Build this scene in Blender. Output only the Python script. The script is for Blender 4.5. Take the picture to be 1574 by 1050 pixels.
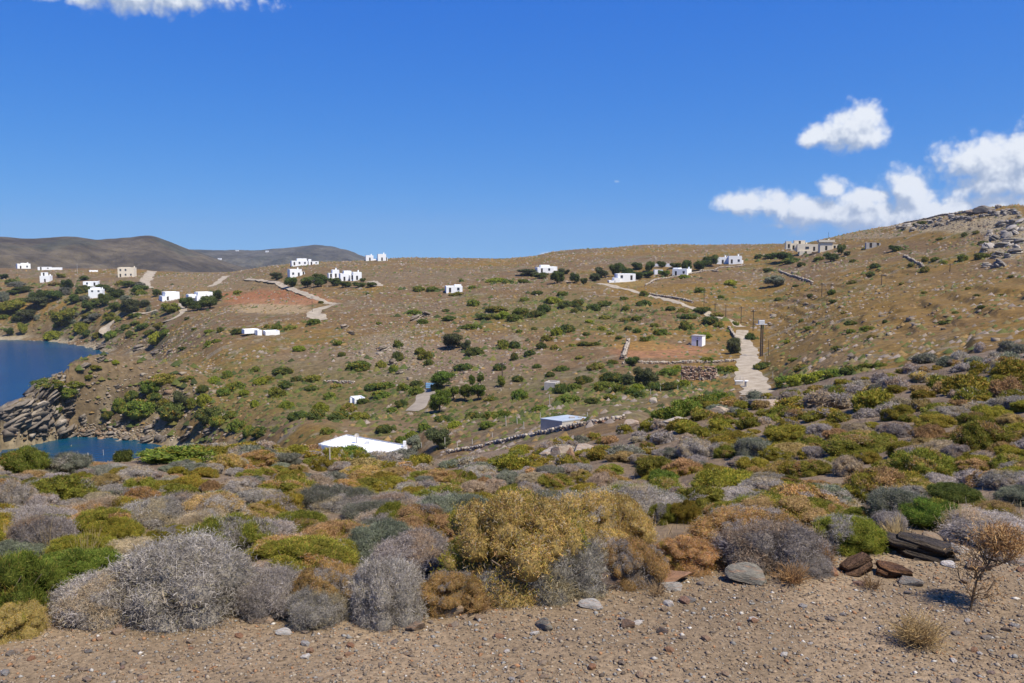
import bpy, bmesh, math, random
import numpy as np
from mathutils import Vector, Matrix

# ------------------------------------------------------------------ scene, camera, sky, sun
for o in list(bpy.data.objects): bpy.data.objects.remove(o)
scn = bpy.context.scene
COL = scn.collection
R = math.radians
F, CX, CY, HZ = 1363.0, 787.0, 525.0, 390.0          # focal length, centre and horizon of the photograph (1574 px wide)
PITCH = math.atan((CY - HZ) / F)
SEA = -46.0

cam_d = bpy.data.cameras.new('camera'); cam = bpy.data.objects.new('camera', cam_d); COL.objects.link(cam)
cam_d.sensor_width = 36; cam_d.lens = 36 * F / 1574; cam_d.clip_start = 0.05; cam_d.clip_end = 60000
cam.rotation_euler = (math.pi / 2 - PITCH, 0, 0)
scn.camera = cam

SUN_EL, SUN_AZ = R(57), R(130)      # azimuth clockwise from the view direction (+Y): from the right, behind the camera
scn.view_settings.view_transform = 'Standard'; scn.view_settings.look = 'None'
scn.view_settings.gamma = 1; scn.view_settings.use_curve_mapping = False
EXPO = 0.45
scn.view_settings.exposure = EXPO

def pix_az_el(px, py):
    d = pix_dir(px, py); return math.atan2(d[0], d[1]), math.asin(d[2])
def pix_dir(px, py):
    cp, sp = math.cos(PITCH), math.sin(PITCH)
    u, v = (px - CX) / F, -(py - CY) / F
    d = np.array([u, cp + v * sp, -sp + v * cp]); return d / np.linalg.norm(d)

world = bpy.data.worlds.new('World'); scn.world = world; world.use_nodes = True
nt = world.node_tree; nt.nodes.clear()
def N(tree, typ, **kw):
    n = tree.nodes.new(typ)
    for k, v in kw.items():
        if k == 'inp':
            for i, val in v.items(): n.inputs[i].default_value = val
        else: setattr(n, k, v)
    return n
def build_world():
    L = nt.links.new
    sky = N(nt, 'ShaderNodeTexSky', sky_type='NISHITA', sun_disc=False, sun_elevation=SUN_EL, sun_rotation=SUN_AZ,
            altitude=0, air_density=1.0, dust_density=0.25, ozone_density=1.0)
    gc = N(nt, 'ShaderNodeTexCoord'); ma = N(nt, 'ShaderNodeVectorMath', operation='MULTIPLY_ADD', inp={1: (1, 1, 1), 2: (0, 0, 0.15)})
    nz = N(nt, 'ShaderNodeVectorMath', operation='NORMALIZE'); L(gc.outputs['Generated'], ma.inputs[0]); L(ma.outputs[0], nz.inputs[0]); L(nz.outputs[0], sky.inputs[0])
    pre = N(nt, 'ShaderNodeVectorMath', operation='SCALE', inp={'Scale': 0.115}); L(sky.outputs[0], pre.inputs[0])
    ss = N(nt, 'ShaderNodeSeparateXYZ'); sc_ = N(nt, 'ShaderNodeCombineXYZ'); L(pre.outputs[0], ss.inputs[0])
    for ch, (pw, cf) in enumerate([(2.05, 1.50), (1.22, .99), (.40, .97)]):          # the deep polarised blue of this sky
        a = N(nt, 'ShaderNodeMath', operation='POWER', inp={1: pw}); b = N(nt, 'ShaderNodeMath', operation='MULTIPLY', inp={1: cf / .115 / 2 ** EXPO})
        L(ss.outputs[ch], a.inputs[0]); L(a.outputs[0], b.inputs[0]); L(b.outputs[0], sc_.inputs[ch])
    bg = N(nt, 'ShaderNodeBackground', inp={'Strength': 0.115}); L(sc_.outputs[0], bg.inputs[0])
    tc = N(nt, 'ShaderNodeTexCoord'); sep = N(nt, 'ShaderNodeSeparateXYZ'); L(tc.outputs['Generated'], sep.inputs[0])
    az = N(nt, 'ShaderNodeMath', operation='ARCTAN2'); L(sep.outputs[0], az.inputs[0]); L(sep.outputs[1], az.inputs[1])
    el = N(nt, 'ShaderNodeMath', operation='ARCSINE'); L(sep.outputs[2], el.inputs[0])
    uv = N(nt, 'ShaderNodeCombineXYZ'); L(az.outputs[0], uv.inputs[0]); L(el.outputs[0], uv.inputs[1])
    lobes = [(110,-6,75,12,.15),(190,-2,95,20,.1),(275,4,72,14,.15),(200,-26,160,25),
             (1326,176,30,24),(1312,197,44,30),(1275,209,34,19),(1247,214,20,11),(1336,211,22,17),
             (1150,311,48,17),(1200,316,62,20),(1262,326,74,24),(1330,326,84,28),(1398,296,46,32),(1392,332,92,30),(1462,326,84,22),(1545,318,90,20),
             (1282,290,22,17),(1335,303,58,13),
             (1534,262,74,46),(1500,252,38,28),(1566,246,54,32),(1526,284,56,18),
             (950,279,18,7,.92),(842,391,20,6,.4),(1195,347,40,10,.55),(1620,270,80,60),(1680,200,60,30)]
    g = bpy.data.node_groups.new('cloud_density', 'ShaderNodeTree')
    g.interface.new_socket('P', in_out='INPUT', socket_type='NodeSocketVector')
    g.interface.new_socket('D', in_out='OUTPUT', socket_type='NodeSocketFloat')
    gi = N(g, 'NodeGroupInput'); go = N(g, 'NodeGroupOutput'); GL = g.links.new
    last = None
    for (x, y, rx, ry, *bias) in lobes:
        a, e = pix_az_el(x, y); sx, sy = F / rx / 1.22, F / ry / 1.22
        ma = N(g, 'ShaderNodeVectorMath', operation='MULTIPLY_ADD', inp={1: (sx, sy, 0), 2: (-a * sx, -e * sy, 0)})
        GL(gi.outputs[0], ma.inputs[0])
        ln = N(g, 'ShaderNodeVectorMath', operation='LENGTH'); GL(ma.outputs[0], ln.inputs[0])
        if bias:
            ad = N(g, 'ShaderNodeMath', operation='ADD', inp={1: bias[0]}); GL(ln.outputs['Value'], ad.inputs[0]); lo_ = ad.outputs[0]
        else: lo_ = ln.outputs['Value']
        if last is None: last = lo_
        else:
            mn = N(g, 'ShaderNodeMath', operation='SMOOTH_MIN', inp={2: 0.18}); GL(last, mn.inputs[0]); GL(lo_, mn.inputs[1]); last = mn.outputs[0]
    n1 = N(g, 'ShaderNodeTexNoise', inp={'Scale': 34.0, 'Detail': 7.0, 'Roughness': 0.55, 'Distortion': 0.1})
    n1.noise_dimensions = '2D'; GL(gi.outputs[0], n1.inputs['Vector'])
    wv = N(g, 'ShaderNodeVectorMath', operation='MULTIPLY_ADD', inp={1: (.012, .012, 0)}); GL(n1.outputs['Color'], wv.inputs[0]); GL(gi.outputs[0], wv.inputs[2])
    bil = None
    for sc, am in [(38, .42), (95, .30), (210, .16)]:
        vo = N(g, 'ShaderNodeTexVoronoi', voronoi_dimensions='2D', feature='SMOOTH_F1', inp={'Scale': sc, 'Smoothness': .35}); GL(wv.outputs[0], vo.inputs['Vector'])
        mu = N(g, 'ShaderNodeMath', operation='MULTIPLY_ADD', inp={1: -am, 2: am * .45}); GL(vo.outputs['Distance'], mu.inputs[0])
        if bil is None: bil = mu.outputs[0]
        else: ad = N(g, 'ShaderNodeMath', operation='ADD'); GL(bil, ad.inputs[0]); GL(mu.outputs[0], ad.inputs[1]); bil = ad.outputs[0]
    nb = N(g, 'ShaderNodeMath', operation='MULTIPLY_ADD', inp={1: .95, 2: 0.44}); GL(n1.outputs[0], nb.inputs[0])
    nm = N(g, 'ShaderNodeMath', operation='ADD'); GL(nb.outputs[0], nm.inputs[0]); GL(bil, nm.inputs[1])
    sb = N(g, 'ShaderNodeMath', operation='SUBTRACT'); GL(nm.outputs[0], sb.inputs[0]); GL(last, sb.inputs[1])
    GL(sb.outputs[0], go.inputs[0])
    g1 = N(nt, 'ShaderNodeGroup', node_tree=g); L(uv.outputs[0], g1.inputs[0])
    off = N(nt, 'ShaderNodeVectorMath', operation='ADD', inp={1: (0.007, 0.016, 0)}); L(uv.outputs[0], off.inputs[0])
    g2 = N(nt, 'ShaderNodeGroup', node_tree=g); L(off.outputs[0], g2.inputs[0])
    al = N(nt, 'ShaderNodeMapRange', interpolation_type='SMOOTHSTEP', inp={1: -0.12, 2: 0.60, 3: 0.0, 4: 0.95}); L(g1.outputs[0], al.inputs[0])
    df = N(nt, 'ShaderNodeMath', operation='SUBTRACT'); L(g1.outputs[0], df.inputs[0]); L(g2.outputs[0], df.inputs[1])
    sh = N(nt, 'ShaderNodeMapRange', interpolation_type='SMOOTHSTEP', inp={1: -0.38, 2: 0.5, 3: 0.0, 4: 1.0}); L(df.outputs[0], sh.inputs[0])
    mx = N(nt, 'ShaderNodeMix', data_type='RGBA'); L(sh.outputs[0], mx.inputs['Factor'])
    mx.inputs['A'].default_value = (0.40, 0.49, 0.66, 1); mx.inputs['B'].default_value = (0.90, 0.94, 1.0, 1)  # shading painted into the clouds: grey-blue where denser above, white at tops
    bc = N(nt, 'ShaderNodeBackground', inp={'Strength': 0.98 / 2 ** EXPO}); L(mx.outputs['Result'], bc.inputs[0])
    ms = N(nt, 'ShaderNodeMixShader'); L(al.outputs[0], ms.inputs[0]); L(bg.outputs[0], ms.inputs[1]); L(bc.outputs[0], ms.inputs[2])
    out = N(nt, 'ShaderNodeOutputWorld'); L(ms.outputs[0], out.inputs[0])
build_world()
sd = bpy.data.lights.new('sun', 'SUN'); sd.energy = 4.8; sd.angle = R(0.53); sd.color = (1.0, 0.935, 0.82)
sun = bpy.data.objects.new('sun', sd); COL.objects.link(sun)
sv = Vector((math.sin(SUN_AZ) * math.cos(SUN_EL), math.cos(SUN_AZ) * math.cos(SUN_EL), math.sin(SUN_EL)))
sun.rotation_euler = sv.to_track_quat('Z', 'Y').to_euler(); sun.location = sv * 200

# ------------------------------------------------------------------ helpers
rng = np.random.RandomState(7); random.seed(7)
def hash2(ix, iy, seed):
    h = (ix.astype(np.int64) * 374761393 + iy.astype(np.int64) * 668265263 + seed * 974634777) & 0xffffffff
    h = ((h ^ (h >> 13)) * 1274126177) & 0xffffffff
    h = h ^ (h >> 16)
    return (h & 0xffffff) / float(0xffffff)
def vnoise(x, y, seed=0):
    x = np.asarray(x, float); y = np.asarray(y, float)
    ix, iy = np.floor(x), np.floor(y); fx, fy = x - ix, y - iy
    fx = fx * fx * fx * (fx * (fx * 6 - 15) + 10); fy = fy * fy * fy * (fy * (fy * 6 - 15) + 10)
    a, b = hash2(ix, iy, seed), hash2(ix + 1, iy, seed); c, d = hash2(ix, iy + 1, seed), hash2(ix + 1, iy + 1, seed)
    return (a + (b - a) * fx) * (1 - fy) + (c + (d - c) * fx) * fy
def fbm(x, y, octv=4, seed=0, gain=0.5):           # about -1..1
    s, a, t = 0, 1.0, 0
    for i in range(octv):
        s = s + a * (vnoise(x * 2**i + 17.3 * i, y * 2**i - 9.1 * i, seed + i) * 2 - 1); t += a; a *= gain
    return s / t * 1.5
def sstep(a, b, x):
    t = np.clip((x - a) / (b - a), 0, 1); return t * t * (3 - 2 * t)
def pchip(x, y, xq):
    x = np.asarray(x, float); y = np.asarray(y, float); h = np.diff(x); d = np.diff(y) / h
    m = np.zeros_like(y)
    w1 = 2 * h[1:] + h[:-1]; w2 = h[1:] + 2 * h[:-1]
    with np.errstate(divide='ignore', invalid='ignore'):
        mm = (w1 + w2) / (w1 / d[:-1] + w2 / d[1:])
    m[1:-1] = np.where(d[:-1] * d[1:] > 0, mm, 0); m[0] = d[0]; m[-1] = d[-1]
    i = np.clip(np.searchsorted(x, xq) - 1, 0, len(x) - 2); t = (xq - x[i]) / h[i]
    t = np.clip(t, 0, 1)
    return ((2*t**3 - 3*t**2 + 1) * y[i] + (t**3 - 2*t**2 + t) * h[i] * m[i] + (-2*t**3 + 3*t**2) * y[i+1] + (t**3 - t**2) * h[i] * m[i+1])

def mk_mesh(name, V, faces, col=None, smooth=False, mat=None):
    """V (n,3); faces: list of int arrays (m,k)."""
    V = np.asarray(V, np.float32); me = bpy.data.meshes.new(name)
    faces = [np.asarray(f, np.int32) for f in faces if len(f)]
    me.vertices.add(len(V)); me.vertices.foreach_set('co', V.ravel())
    idx = np.concatenate([f.ravel() for f in faces]); cnt = np.concatenate([np.full(len(f), f.shape[1], np.int32) for f in faces])
    me.loops.add(len(idx)); me.loops.foreach_set('vertex_index', idx)
    st = np.concatenate([[0], np.cumsum(cnt)[:-1]]).astype(np.int32)
    me.polygons.add(len(cnt)); me.polygons.foreach_set('loop_start', st)
    if smooth: me.polygons.foreach_set('use_smooth', np.ones(len(cnt), bool))
    me.update(calc_edges=True)
    if col is not None:
        a = me.attributes.new('Col', 'FLOAT_COLOR', 'POINT')
        c = np.ones((len(V), 4), np.float32); c[:, :3] = col; a.data.foreach_set('color', c.ravel())
    if mat: me.materials.append(mat)
    return me
def obj(name, me, parent=None, loc=None, label=None, cat=None, group=None, kind=None):
    o = bpy.data.objects.new(name, me); COL.objects.link(o)
    if parent is not None: o.parent = parent
    if loc is not None: o.location = loc
    if label: o['label'] = label
    if cat: o['category'] = cat
    if group: o['group'] = group
    if kind: o['kind'] = kind
    return o

# ------------------------------------------------------------------ materials
def new_mat(name):
    m = bpy.data.materials.new(name); m.use_nodes = True; m.node_tree.nodes.clear(); return m, m.node_tree
def finish(t, bsdf, disp=None):
    o = N(t, 'ShaderNodeOutputMaterial'); t.links.new(bsdf.outputs[0], o.inputs[0])
def mat_noise(name, c1, c2, scale, rough=0.85, bump=0.3, bscale=None, detail=6, bdist=0.02, spec=0.25):
    m, t = new_mat(name); L = t.links.new
    tc = N(t, 'ShaderNodeTexCoord')
    n = N(t, 'ShaderNodeTexNoise', inp={'Scale': scale, 'Detail': detail, 'Roughness': 0.62}); L(tc.outputs['Object'], n.inputs['Vector'])
    mr = N(t, 'ShaderNodeMapRange', inp={1: 0.32, 2: 0.68}); L(n.outputs[0], mr.inputs[0])
    mx = N(t, 'ShaderNodeMix', data_type='RGBA'); mx.inputs['A'].default_value = (*c1, 1); mx.inputs['B'].default_value = (*c2, 1)
    L(mr.outputs[0], mx.inputs['Factor'])
    b = N(t, 'ShaderNodeBsdfPrincipled', inp={'Roughness': rough, 'Specular IOR Level': spec}); L(mx.outputs['Result'], b.inputs['Base Color'])
    n2 = N(t, 'ShaderNodeTexNoise', inp={'Scale': bscale or scale * 3, 'Detail': 5}); L(tc.outputs['Object'], n2.inputs['Vector'])
    bp = N(t, 'ShaderNodeBump', inp={'Strength': bump, 'Distance': bdist}); L(n2.outputs[0], bp.inputs['Height']); L(bp.outputs[0], b.inputs['Normal'])
    finish(t, b); return m
def mat_col(name, fine, lo, hi, bump, bdist, rough=0.9, fine2=None, spec=0.15, vor=0):
    """vertex albedo 'Col' times a fine procedural grain, with relief."""
    m, t = new_mat(name); L = t.links.new
    at = N(t, 'ShaderNodeAttribute', attribute_name='Col'); tc = N(t, 'ShaderNodeTexCoord')
    n = N(t, 'ShaderNodeTexNoise', inp={'Scale': fine, 'Detail': 8, 'Roughness': 0.68}); L(tc.outputs['Object'], n.inputs['Vector'])
    mr = N(t, 'ShaderNodeMapRange', inp={1: 0.3, 2: 0.7, 3: lo, 4: hi}); L(n.outputs[0], mr.inputs[0])
    mu = N(t, 'ShaderNodeVectorMath', operation='SCALE'); L(at.outputs['Color'], mu.inputs[0]); L(mr.outputs[0], mu.inputs['Scale'])
    b = N(t, 'ShaderNodeBsdfPrincipled', inp={'Roughness': rough, 'Specular IOR Level': spec}); L(mu.outputs[0], b.inputs['Base Color'])
    n2 = N(t, 'ShaderNodeTexNoise', inp={'Scale': fine2 or fine * 2, 'Detail': 7, 'Roughness': 0.65}); L(tc.outputs['Object'], n2.inputs['Vector'])
    bp = N(t, 'ShaderNodeBump', inp={'Strength': bump, 'Distance': bdist}); L(n2.outputs[0], bp.inputs['Height']); L(bp.outputs[0], b.inputs['Normal'])
    finish(t, b); return m
def mat_foliage():
    m, t = new_mat('foliage'); L = t.links.new
    at = N(t, 'ShaderNodeAttribute', attribute_name='Col'); oi = N(t, 'ShaderNodeObjectInfo')
    h = N(t, 'ShaderNodeHueSaturation')
    v = N(t, 'ShaderNodeMapRange', inp={3: 0.8, 4: 1.22}); L(oi.outputs['Random'], v.inputs[0]); L(v.outputs[0], h.inputs['Value'])
    fr = N(t, 'ShaderNodeMath', operation='MULTIPLY', inp={1: 7.31}); L(oi.outputs['Random'], fr.inputs[0])
    f2 = N(t, 'ShaderNodeMath', operation='FRACT'); L(fr.outputs[0], f2.inputs[0])
    hm = N(t, 'ShaderNodeMapRange', inp={3: 0.482, 4: 0.518}); L(f2.outputs[0], hm.inputs[0]); L(hm.outputs[0], h.inputs['Hue'])
    L(at.outputs['Color'], h.inputs['Color'])
    b = N(t, 'ShaderNodeBsdfPrincipled', inp={'Roughness': 0.75, 'Specular IOR Level': 0.18}); L(h.outputs[0], b.inputs['Base Color'])
    tr = N(t, 'ShaderNodeBsdfTranslucent'); L(h.outputs[0], tr.inputs[0])
    ms = N(t, 'ShaderNodeMixShader', inp={0: 0.3}); L(b.outputs[0], ms.inputs[1]); L(tr.outputs[0], ms.inputs[2])
    finish(t, ms); return m
def mat_stone():
    m, t = new_mat('stone'); L = t.links.new
    oi = N(t, 'ShaderNodeObjectInfo'); tc = N(t, 'ShaderNodeTexCoord')
    cr = N(t, 'ShaderNodeValToRGB'); L(oi.outputs['Random'], cr.inputs[0])
    cols = [(0, (.20,.17,.14)), (.2, (.27,.19,.12)), (.38, (.16,.145,.13)), (.55, (.33,.25,.17)), (.7, (.26,.13,.07)), (.84, (.22,.21,.20)), (.94, (.55,.50,.44))]
    e = cr.color_ramp.elements; e[0].position = 0; e[0].color = (*cols[0][1], 1); e[1].position = 1; e[1].color = (.50,.46,.40, 1)
    for p, c in cols[1:]: k = e.new(p); k.color = (*[q * .85 for q in c], 1)
    mp = N(t, 'ShaderNodeMapping', inp={'Scale': (1, 1, 3.5)}); L(tc.outputs['Object'], mp.inputs[0])
    n = N(t, 'ShaderNodeTexNoise', inp={'Scale': 3.0, 'Detail': 8, 'Roughness': 0.65}); L(mp.outputs[0], n.inputs['Vector'])
    mr = N(t, 'ShaderNodeMapRange', inp={1: 0.3, 2: 0.7, 3: 0.6, 4: 1.35}); L(n.outputs[0], mr.inputs[0])
    mu = N(t, 'ShaderNodeVectorMath', operation='SCALE'); L(cr.outputs[0], mu.inputs[0]); L(mr.outputs[0], mu.inputs['Scale'])
    n3 = N(t, 'ShaderNodeTexNoise', inp={'Scale': 1.4, 'Detail': 4}); L(mp.outputs[0], n3.inputs['Vector'])
    m3 = N(t, 'ShaderNodeMapRange', inp={1: 0.52, 2: 0.66, 3: 0.0, 4: 0.65}); L(n3.outputs[0], m3.inputs[0])
    mx = N(t, 'ShaderNodeMix', data_type='RGBA'); L(m3.outputs[0], mx.inputs['Factor']); L(mu.outputs[0], mx.inputs['A']); mx.inputs['B'].default_value = (.30, .15, .075, 1)
    b = N(t, 'ShaderNodeBsdfPrincipled', inp={'Roughness': 0.8, 'Specular IOR Level': 0.25}); L(mx.outputs['Result'], b.inputs['Base Color'])
    bp = N(t, 'ShaderNodeBump', inp={'Strength': 0.6, 'Distance': 0.06}); L(n.outputs[0], bp.inputs['Height']); L(bp.outputs[0], b.inputs['Normal'])
    finish(t, b); return m
def mat_sea():
    m, t = new_mat('sea_water'); L = t.links.new
    at = N(t, 'ShaderNodeAttribute', attribute_name='Col'); tc = N(t, 'ShaderNodeTexCoord')
    b = N(t, 'ShaderNodeBsdfPrincipled', inp={'Roughness': 0.16, 'IOR': 1.33, 'Specular IOR Level': 0.14}); L(at.outputs['Color'], b.inputs['Base Color'])
    mp = N(t, 'ShaderNodeMapping', inp={'Scale': (1, 1.6, 1), 'Rotation': (0, 0, .5)}); L(tc.outputs['Object'], mp.inputs[0])
    n = N(t, 'ShaderNodeTexNoise', inp={'Scale': 0.45, 'Detail': 6, 'Roughness': 0.6}); L(mp.outputs[0], n.inputs['Vector'])
    bp = N(t, 'ShaderNodeBump', inp={'Strength': 0.7, 'Distance': 0.5}); L(n.outputs[0], bp.inputs['Height']); L(bp.outputs[0], b.inputs['Normal'])
    finish(t, b); return m

M = {}
M['hill'] = mat_col('hillside_earth', 0.7, 0.5, 1.5, 0.55, 0.5, fine2=0.9)
M['near'] = mat_col('slope_earth', 5.0, 0.6, 1.4, 0.6, 0.05)
M['gravel'] = mat_col('gravel_earth', 38.0, 0.55, 1.45, 0.9, 0.012, fine2=55)
M['far'] = mat_col('far_hill_earth', 0.045, 0.45, 1.55, 0.9, 12.0, fine2=0.05)
M['pebble'] = mat_col('pebble_stone', 60.0, 0.8, 1.2, 0.3, 0.002)
M['rock'] = mat_col('weathered_rock', 1.6, 0.45, 1.5, 1.0, 0.35, fine2=2.4)
M['fol'] = mat_foliage(); M['stone'] = mat_stone(); M['sea'] = mat_sea()
M['white'] = mat_noise('whitewash', (.78,.78,.77), (.84,.84,.83), 0.8, 0.8, 0.15)
M['cream'] = mat_noise('cream_plaster', (.66,.58,.44), (.74,.66,.52), 0.8, 0.85, 0.15)
M['grey'] = mat_noise('bare_concrete', (.36,.33,.29), (.50,.46,.41), 1.5, 0.9, 0.3)
M['glass'] = mat_noise('window_glass', (.03,.04,.06), (.05,.065,.09), 1.0, 0.15, 0.02, spec=0.5)
M['door'] = mat_noise('dark_door', (.03,.025,.02), (.05,.04,.035), 2.0, 0.6, 0.1)
M['frame'] = mat_noise('window_frame_paint', (.25,.33,.42), (.30,.38,.48), 2.0, 0.6, 0.1)
M['bluepaint'] = mat_noise('blue_painted_sheet', (.20,.42,.68), (.26,.48,.74), 1.5, 0.5, 0.1)
M['tank'] = mat_noise('blue_grey_roof_coat', (.29,.34,.40), (.40,.44,.48), 0.9, 0.7, 0.2)
M['wood'] = mat_noise('weathered_pole_wood', (.055,.04,.03), (.10,.075,.055), 3.0, 0.85, 0.3)
M['metal'] = mat_noise('galvanised_metal', (.45,.46,.47), (.58,.58,.58), 4.0, 0.5, 0.1)
M['track'] = mat_noise('pale_dirt_track', (.25,.20,.135), (.42,.355,.265), 0.5, 0.95, 0.5, 2.0, bdist=0.1)
M['concrete'] = mat_noise('concrete_path', (.23,.19,.14), (.31,.26,.20), 0.6, 0.95, 0.3, 2.0, bdist=0.05)
M['wallstone'] = mat_col('dry_wall_stone', 3.0, 0.7, 1.3, 0.5, 0.05)
M['straw'] = mat_col('dry_stalk', 9.0, 0.8, 1.2, 0.2, 0.01)

# ------------------------------------------------------------------ terrain: a height field built from contour lines
def slope_of(px, py):
    d = pix_dir(px, py); return d[2] / math.hypot(d[0], d[1])
def az_of(px): d = pix_dir(px, 480); return math.atan2(d[0], d[1])
BACK = 0.03
def line(knots, rb):
    """knots: (px, r, y) | (px, None, y, z) | (px, r, None, z).  returns knot arrays az, r, z"""
    A = []
    for k in knots:
        px, r, y = k[:3]; z = k[3] if len(k) > 3 else None
        s = slope_of(px, y) if y is not None else None
        if r is None: r = z / s
        if z is None: z = r * s
        A.append((az_of(px), r, z))
    zb = -1.6 + BACK * max(rb - 4, 0)
    A = [(-math.pi, rb, zb), (-1.9, rb, zb)] + A + [(1.9, rb, zb), (math.pi, rb, zb)]
    return np.array(A)
LN = [
 line([(0, 0.25, None, -1.6), (1574, 0.25, None, -1.6)], 0.25),
 line([(0, 2.0, None, -1.6), (1574, 2.0, None, -1.58)], 2.0),
 line([(-700, None, 968, -1.66), (0, None, 968, -1.65), (300, None, 958, -1.65), (700, None, 948, -1.63), (900, None, 908, -1.62), (1200, None, 882, -1.60), (1574, None, 848, -1.58), (2300, None, 800, -1.5)], 4.5),
 line([(-700, 12, 800), (0, 12, 795), (400, 12, 790), (800, 12, 790), (1200, 12, 765), (1574, 12, 735), (2300, 12, 690)], 12),
 line([(-700, 30, 720), (0, 28, 716), (150, 28, 714), (260, 30, 700), (400, 32, 688), (500, 32, 700), (620, 33, 706), (700, 36, 706), (850, 40, 684), (960, 42, 662), (1100, 45, 620), (1200, 45, 603), (1300, 48, 580), (1400, 50, 564), (1574, 55, 534), (2300, 60, 470)], 40),
 line([(-700, 70, None, -52), (0, 80, None, -50), (230, 90, None, -50), (300, 110, None, -47.5), (400, 112, None, -39), (500, 112, None, -32), (620, 112, None, -31.2), (700, 78, None, -20), (850, 70, None, -16.5), (960, 66, None, -14.5), (1100, 88, None, -18.5), (1200, 82, None, -16.5), (1300, 76, None, -12.8), (1400, 74, None, -11), (1574, 74, None, -9), (2300, 80, None, -6)], 80),
 line([(-700, 200, None, -54), (-90, 205, None, -52), (-25, 208, None, -46.4), (0, None, 668, -46.2), (100, None, 672, -46.2), (200, None, 681, -46.2), (262, None, 690, -46), (350, 190, 690), (500, 142, 674), (620, 140, 670), (700, 112, 688), (850, 98, 657), (960, 92, 639), (1100, 150, 610), (1160, 160, 601), (1300, 115, 577), (1400, 105, 560), (1574, 92, 530), (2300, 100, 465)], 140),
 line([(-700, 250, None, -54), (-90, 245, None, -52), (-30, 242, None, -46.6), (0, 238, 628), (50, 242, 598), (100, 248, 568), (150, 255, 551), (200, 258, 552), (260, 255, 560), (350, 235, 600), (500, 200, 622), (700, 175, 622), (850, 165, 612), (960, 165, 600), (1100, 185, 583), (1160, 185, 578), (1300, 150, 547), (1400, 140, 530), (1574, 130, 497), (2300, 140, 430)], 200),
 line([(-700, 330, None, -54), (0, 330, None, -52), (150, 325, None, -50), (205, 322, None, -46.8), (260, 320, None, -37), (350, 262, 568), (500, 245, 565), (700, 230, 562), (850, 220, 555), (960, 215, 550), (1100, 238, 531), (1160, 235, 535), (1300, 195, 512), (1400, 185, 495), (1574, 175, 465), (2300, 180, 400)], 270),
 line([(-700, 560, None, -47), (0, None, 523, -45.9), (60, None, 524, -45.9), (120, None, 531, -45.8), (180, None, 544, -45.5), (230, 410, 546), (260, 372, 538), (350, 320, 518), (500, 310, 508), (700, 300, 500), (850, 290, 495), (960, 285, 492), (1100, 300, 480), (1160, 300, 485), (1300, 275, 460), (1400, 255, 450), (1574, 235, 430), (2300, 240, 370)], 340),
 line([(-700, 640, 450), (0, 610, 455), (100, 570, 460), (200, 520, 465), (300, 470, 470), (400, 440, 463), (500, 430, 443), (700, 410, 440), (850, 400, 437), (960, 395, 435), (1100, 410, 425), (1160, 415, 420), (1300, 400, 400), (1400, 370, 390), (1574, 330, 380), (2300, 340, 310)], 450),
 line([(-700, 760, 410), (0, 760, 413), (200, 740, 414), (260, 720, 419), (340, 700, 421), (420, 640, 410), (480, 620, 404), (560, 620, 401), (640, 640, 397), (760, 660, 398), (820, 680, 394), (850, 690, 388), (930, 680, 381), (1020, 660, 377), (1130, 640, 377), (1210, 600, 375), (1300, 560, 360), (1400, 510, 341), (1500, 470, 321), (1574, 440, 319), (1700, 430, 316), (2300, 420, 300)], 640),
 line([(-700, 980, None, -20), (0, 980, None, -22), (787, 930, None, -14), (1300, 850, None, -8), (1574, 760, None, -2), (2300, 700, None, 10)], 900),
 line([(0, 1500, None, -44), (787, 1500, None, -36), (1574, 1500, None, -30)], 1500),
]
fr = np.linspace(R(-33.5), R(33.5), 700)
AZ = np.concatenate([np.linspace(-math.pi, R(-36), 64), np.linspace(R(-36), R(-33.5), 12)[1:-1], fr, np.linspace(R(33.5), R(36), 12)[1:-1], np.linspace(R(36), math.pi, 64)])
RR = np.concatenate([np.geomspace(0.25, 2, 12)[:-1], np.geomspace(2, 6.5, 90)[:-1], np.geomspace(6.5, 62, 140)[:-1], np.geomspace(62, 200, 115)[:-1], np.linspace(200, 520, 280)[:-1], np.geomspace(520, 800, 90)[:-1], np.geomspace(800, 1500, 12)])
lr = np.array([pchip(l[:, 0], l[:, 1], AZ) for l in LN]); lz = np.array([pchip(l[:, 0], l[:, 2], AZ) for l in LN])
Z = np.array([pchip(lr[:, i], lz[:, i], RR) for i in range(len(AZ))])        # (na, nr)
AA, RG = np.meshgrid(AZ, RR, indexing='ij'); X, Y = RG * np.sin(AA), RG * np.cos(AA)
# pixel each ground point has (used only to say where soils and rock lie)
cp_, sp_ = math.cos(PITCH), math.sin(PITCH)
def project(x, y, z):
    fw = y * cp_ - z * sp_; up = y * sp_ + z * cp_
    fw = np.where(np.abs(fw) < .01, .01, fw); return CX + F * x / fw, CY - F * up / fw
PX, PY = project(X, Y, Z)
front = np.cos(AA) > 0.3
def ell(cx, cy, rx, ry, soft=0.5, rmin=60):
    d = np.hypot((PX - cx) / rx, (PY - cy) / ry) + 0.22 * fbm(X / 9, Y / 9, 3, int(cx) % 50)
    return sstep(1 + soft * .5, 1 - soft * .5, d) * front * (RG > rmin)
mid = sstep(60, 110, RG)
nearw = sstep(3.2, 7, RG) * (1 - mid)
Z += nearw * (0.14 * fbm(X / 2.2, Y / 2.2, 4, 3)) + 0.012 * fbm(X / .35, Y / .35, 4, 5) * sstep(.5, 2.5, RG) * (1 - mid)
land = sstep(SEA - 0.5, SEA + 4, Z)
rough = fbm(X / 7, Y / 7, 5, 40, 0.6)
Z += mid * (0.9 * fbm(X / 38, Y / 38, 3, 11) + 0.42 * rough) * (0.15 + 0.85 * land) * (1 - 0.35 * sstep(520, 640, RG))
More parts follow.
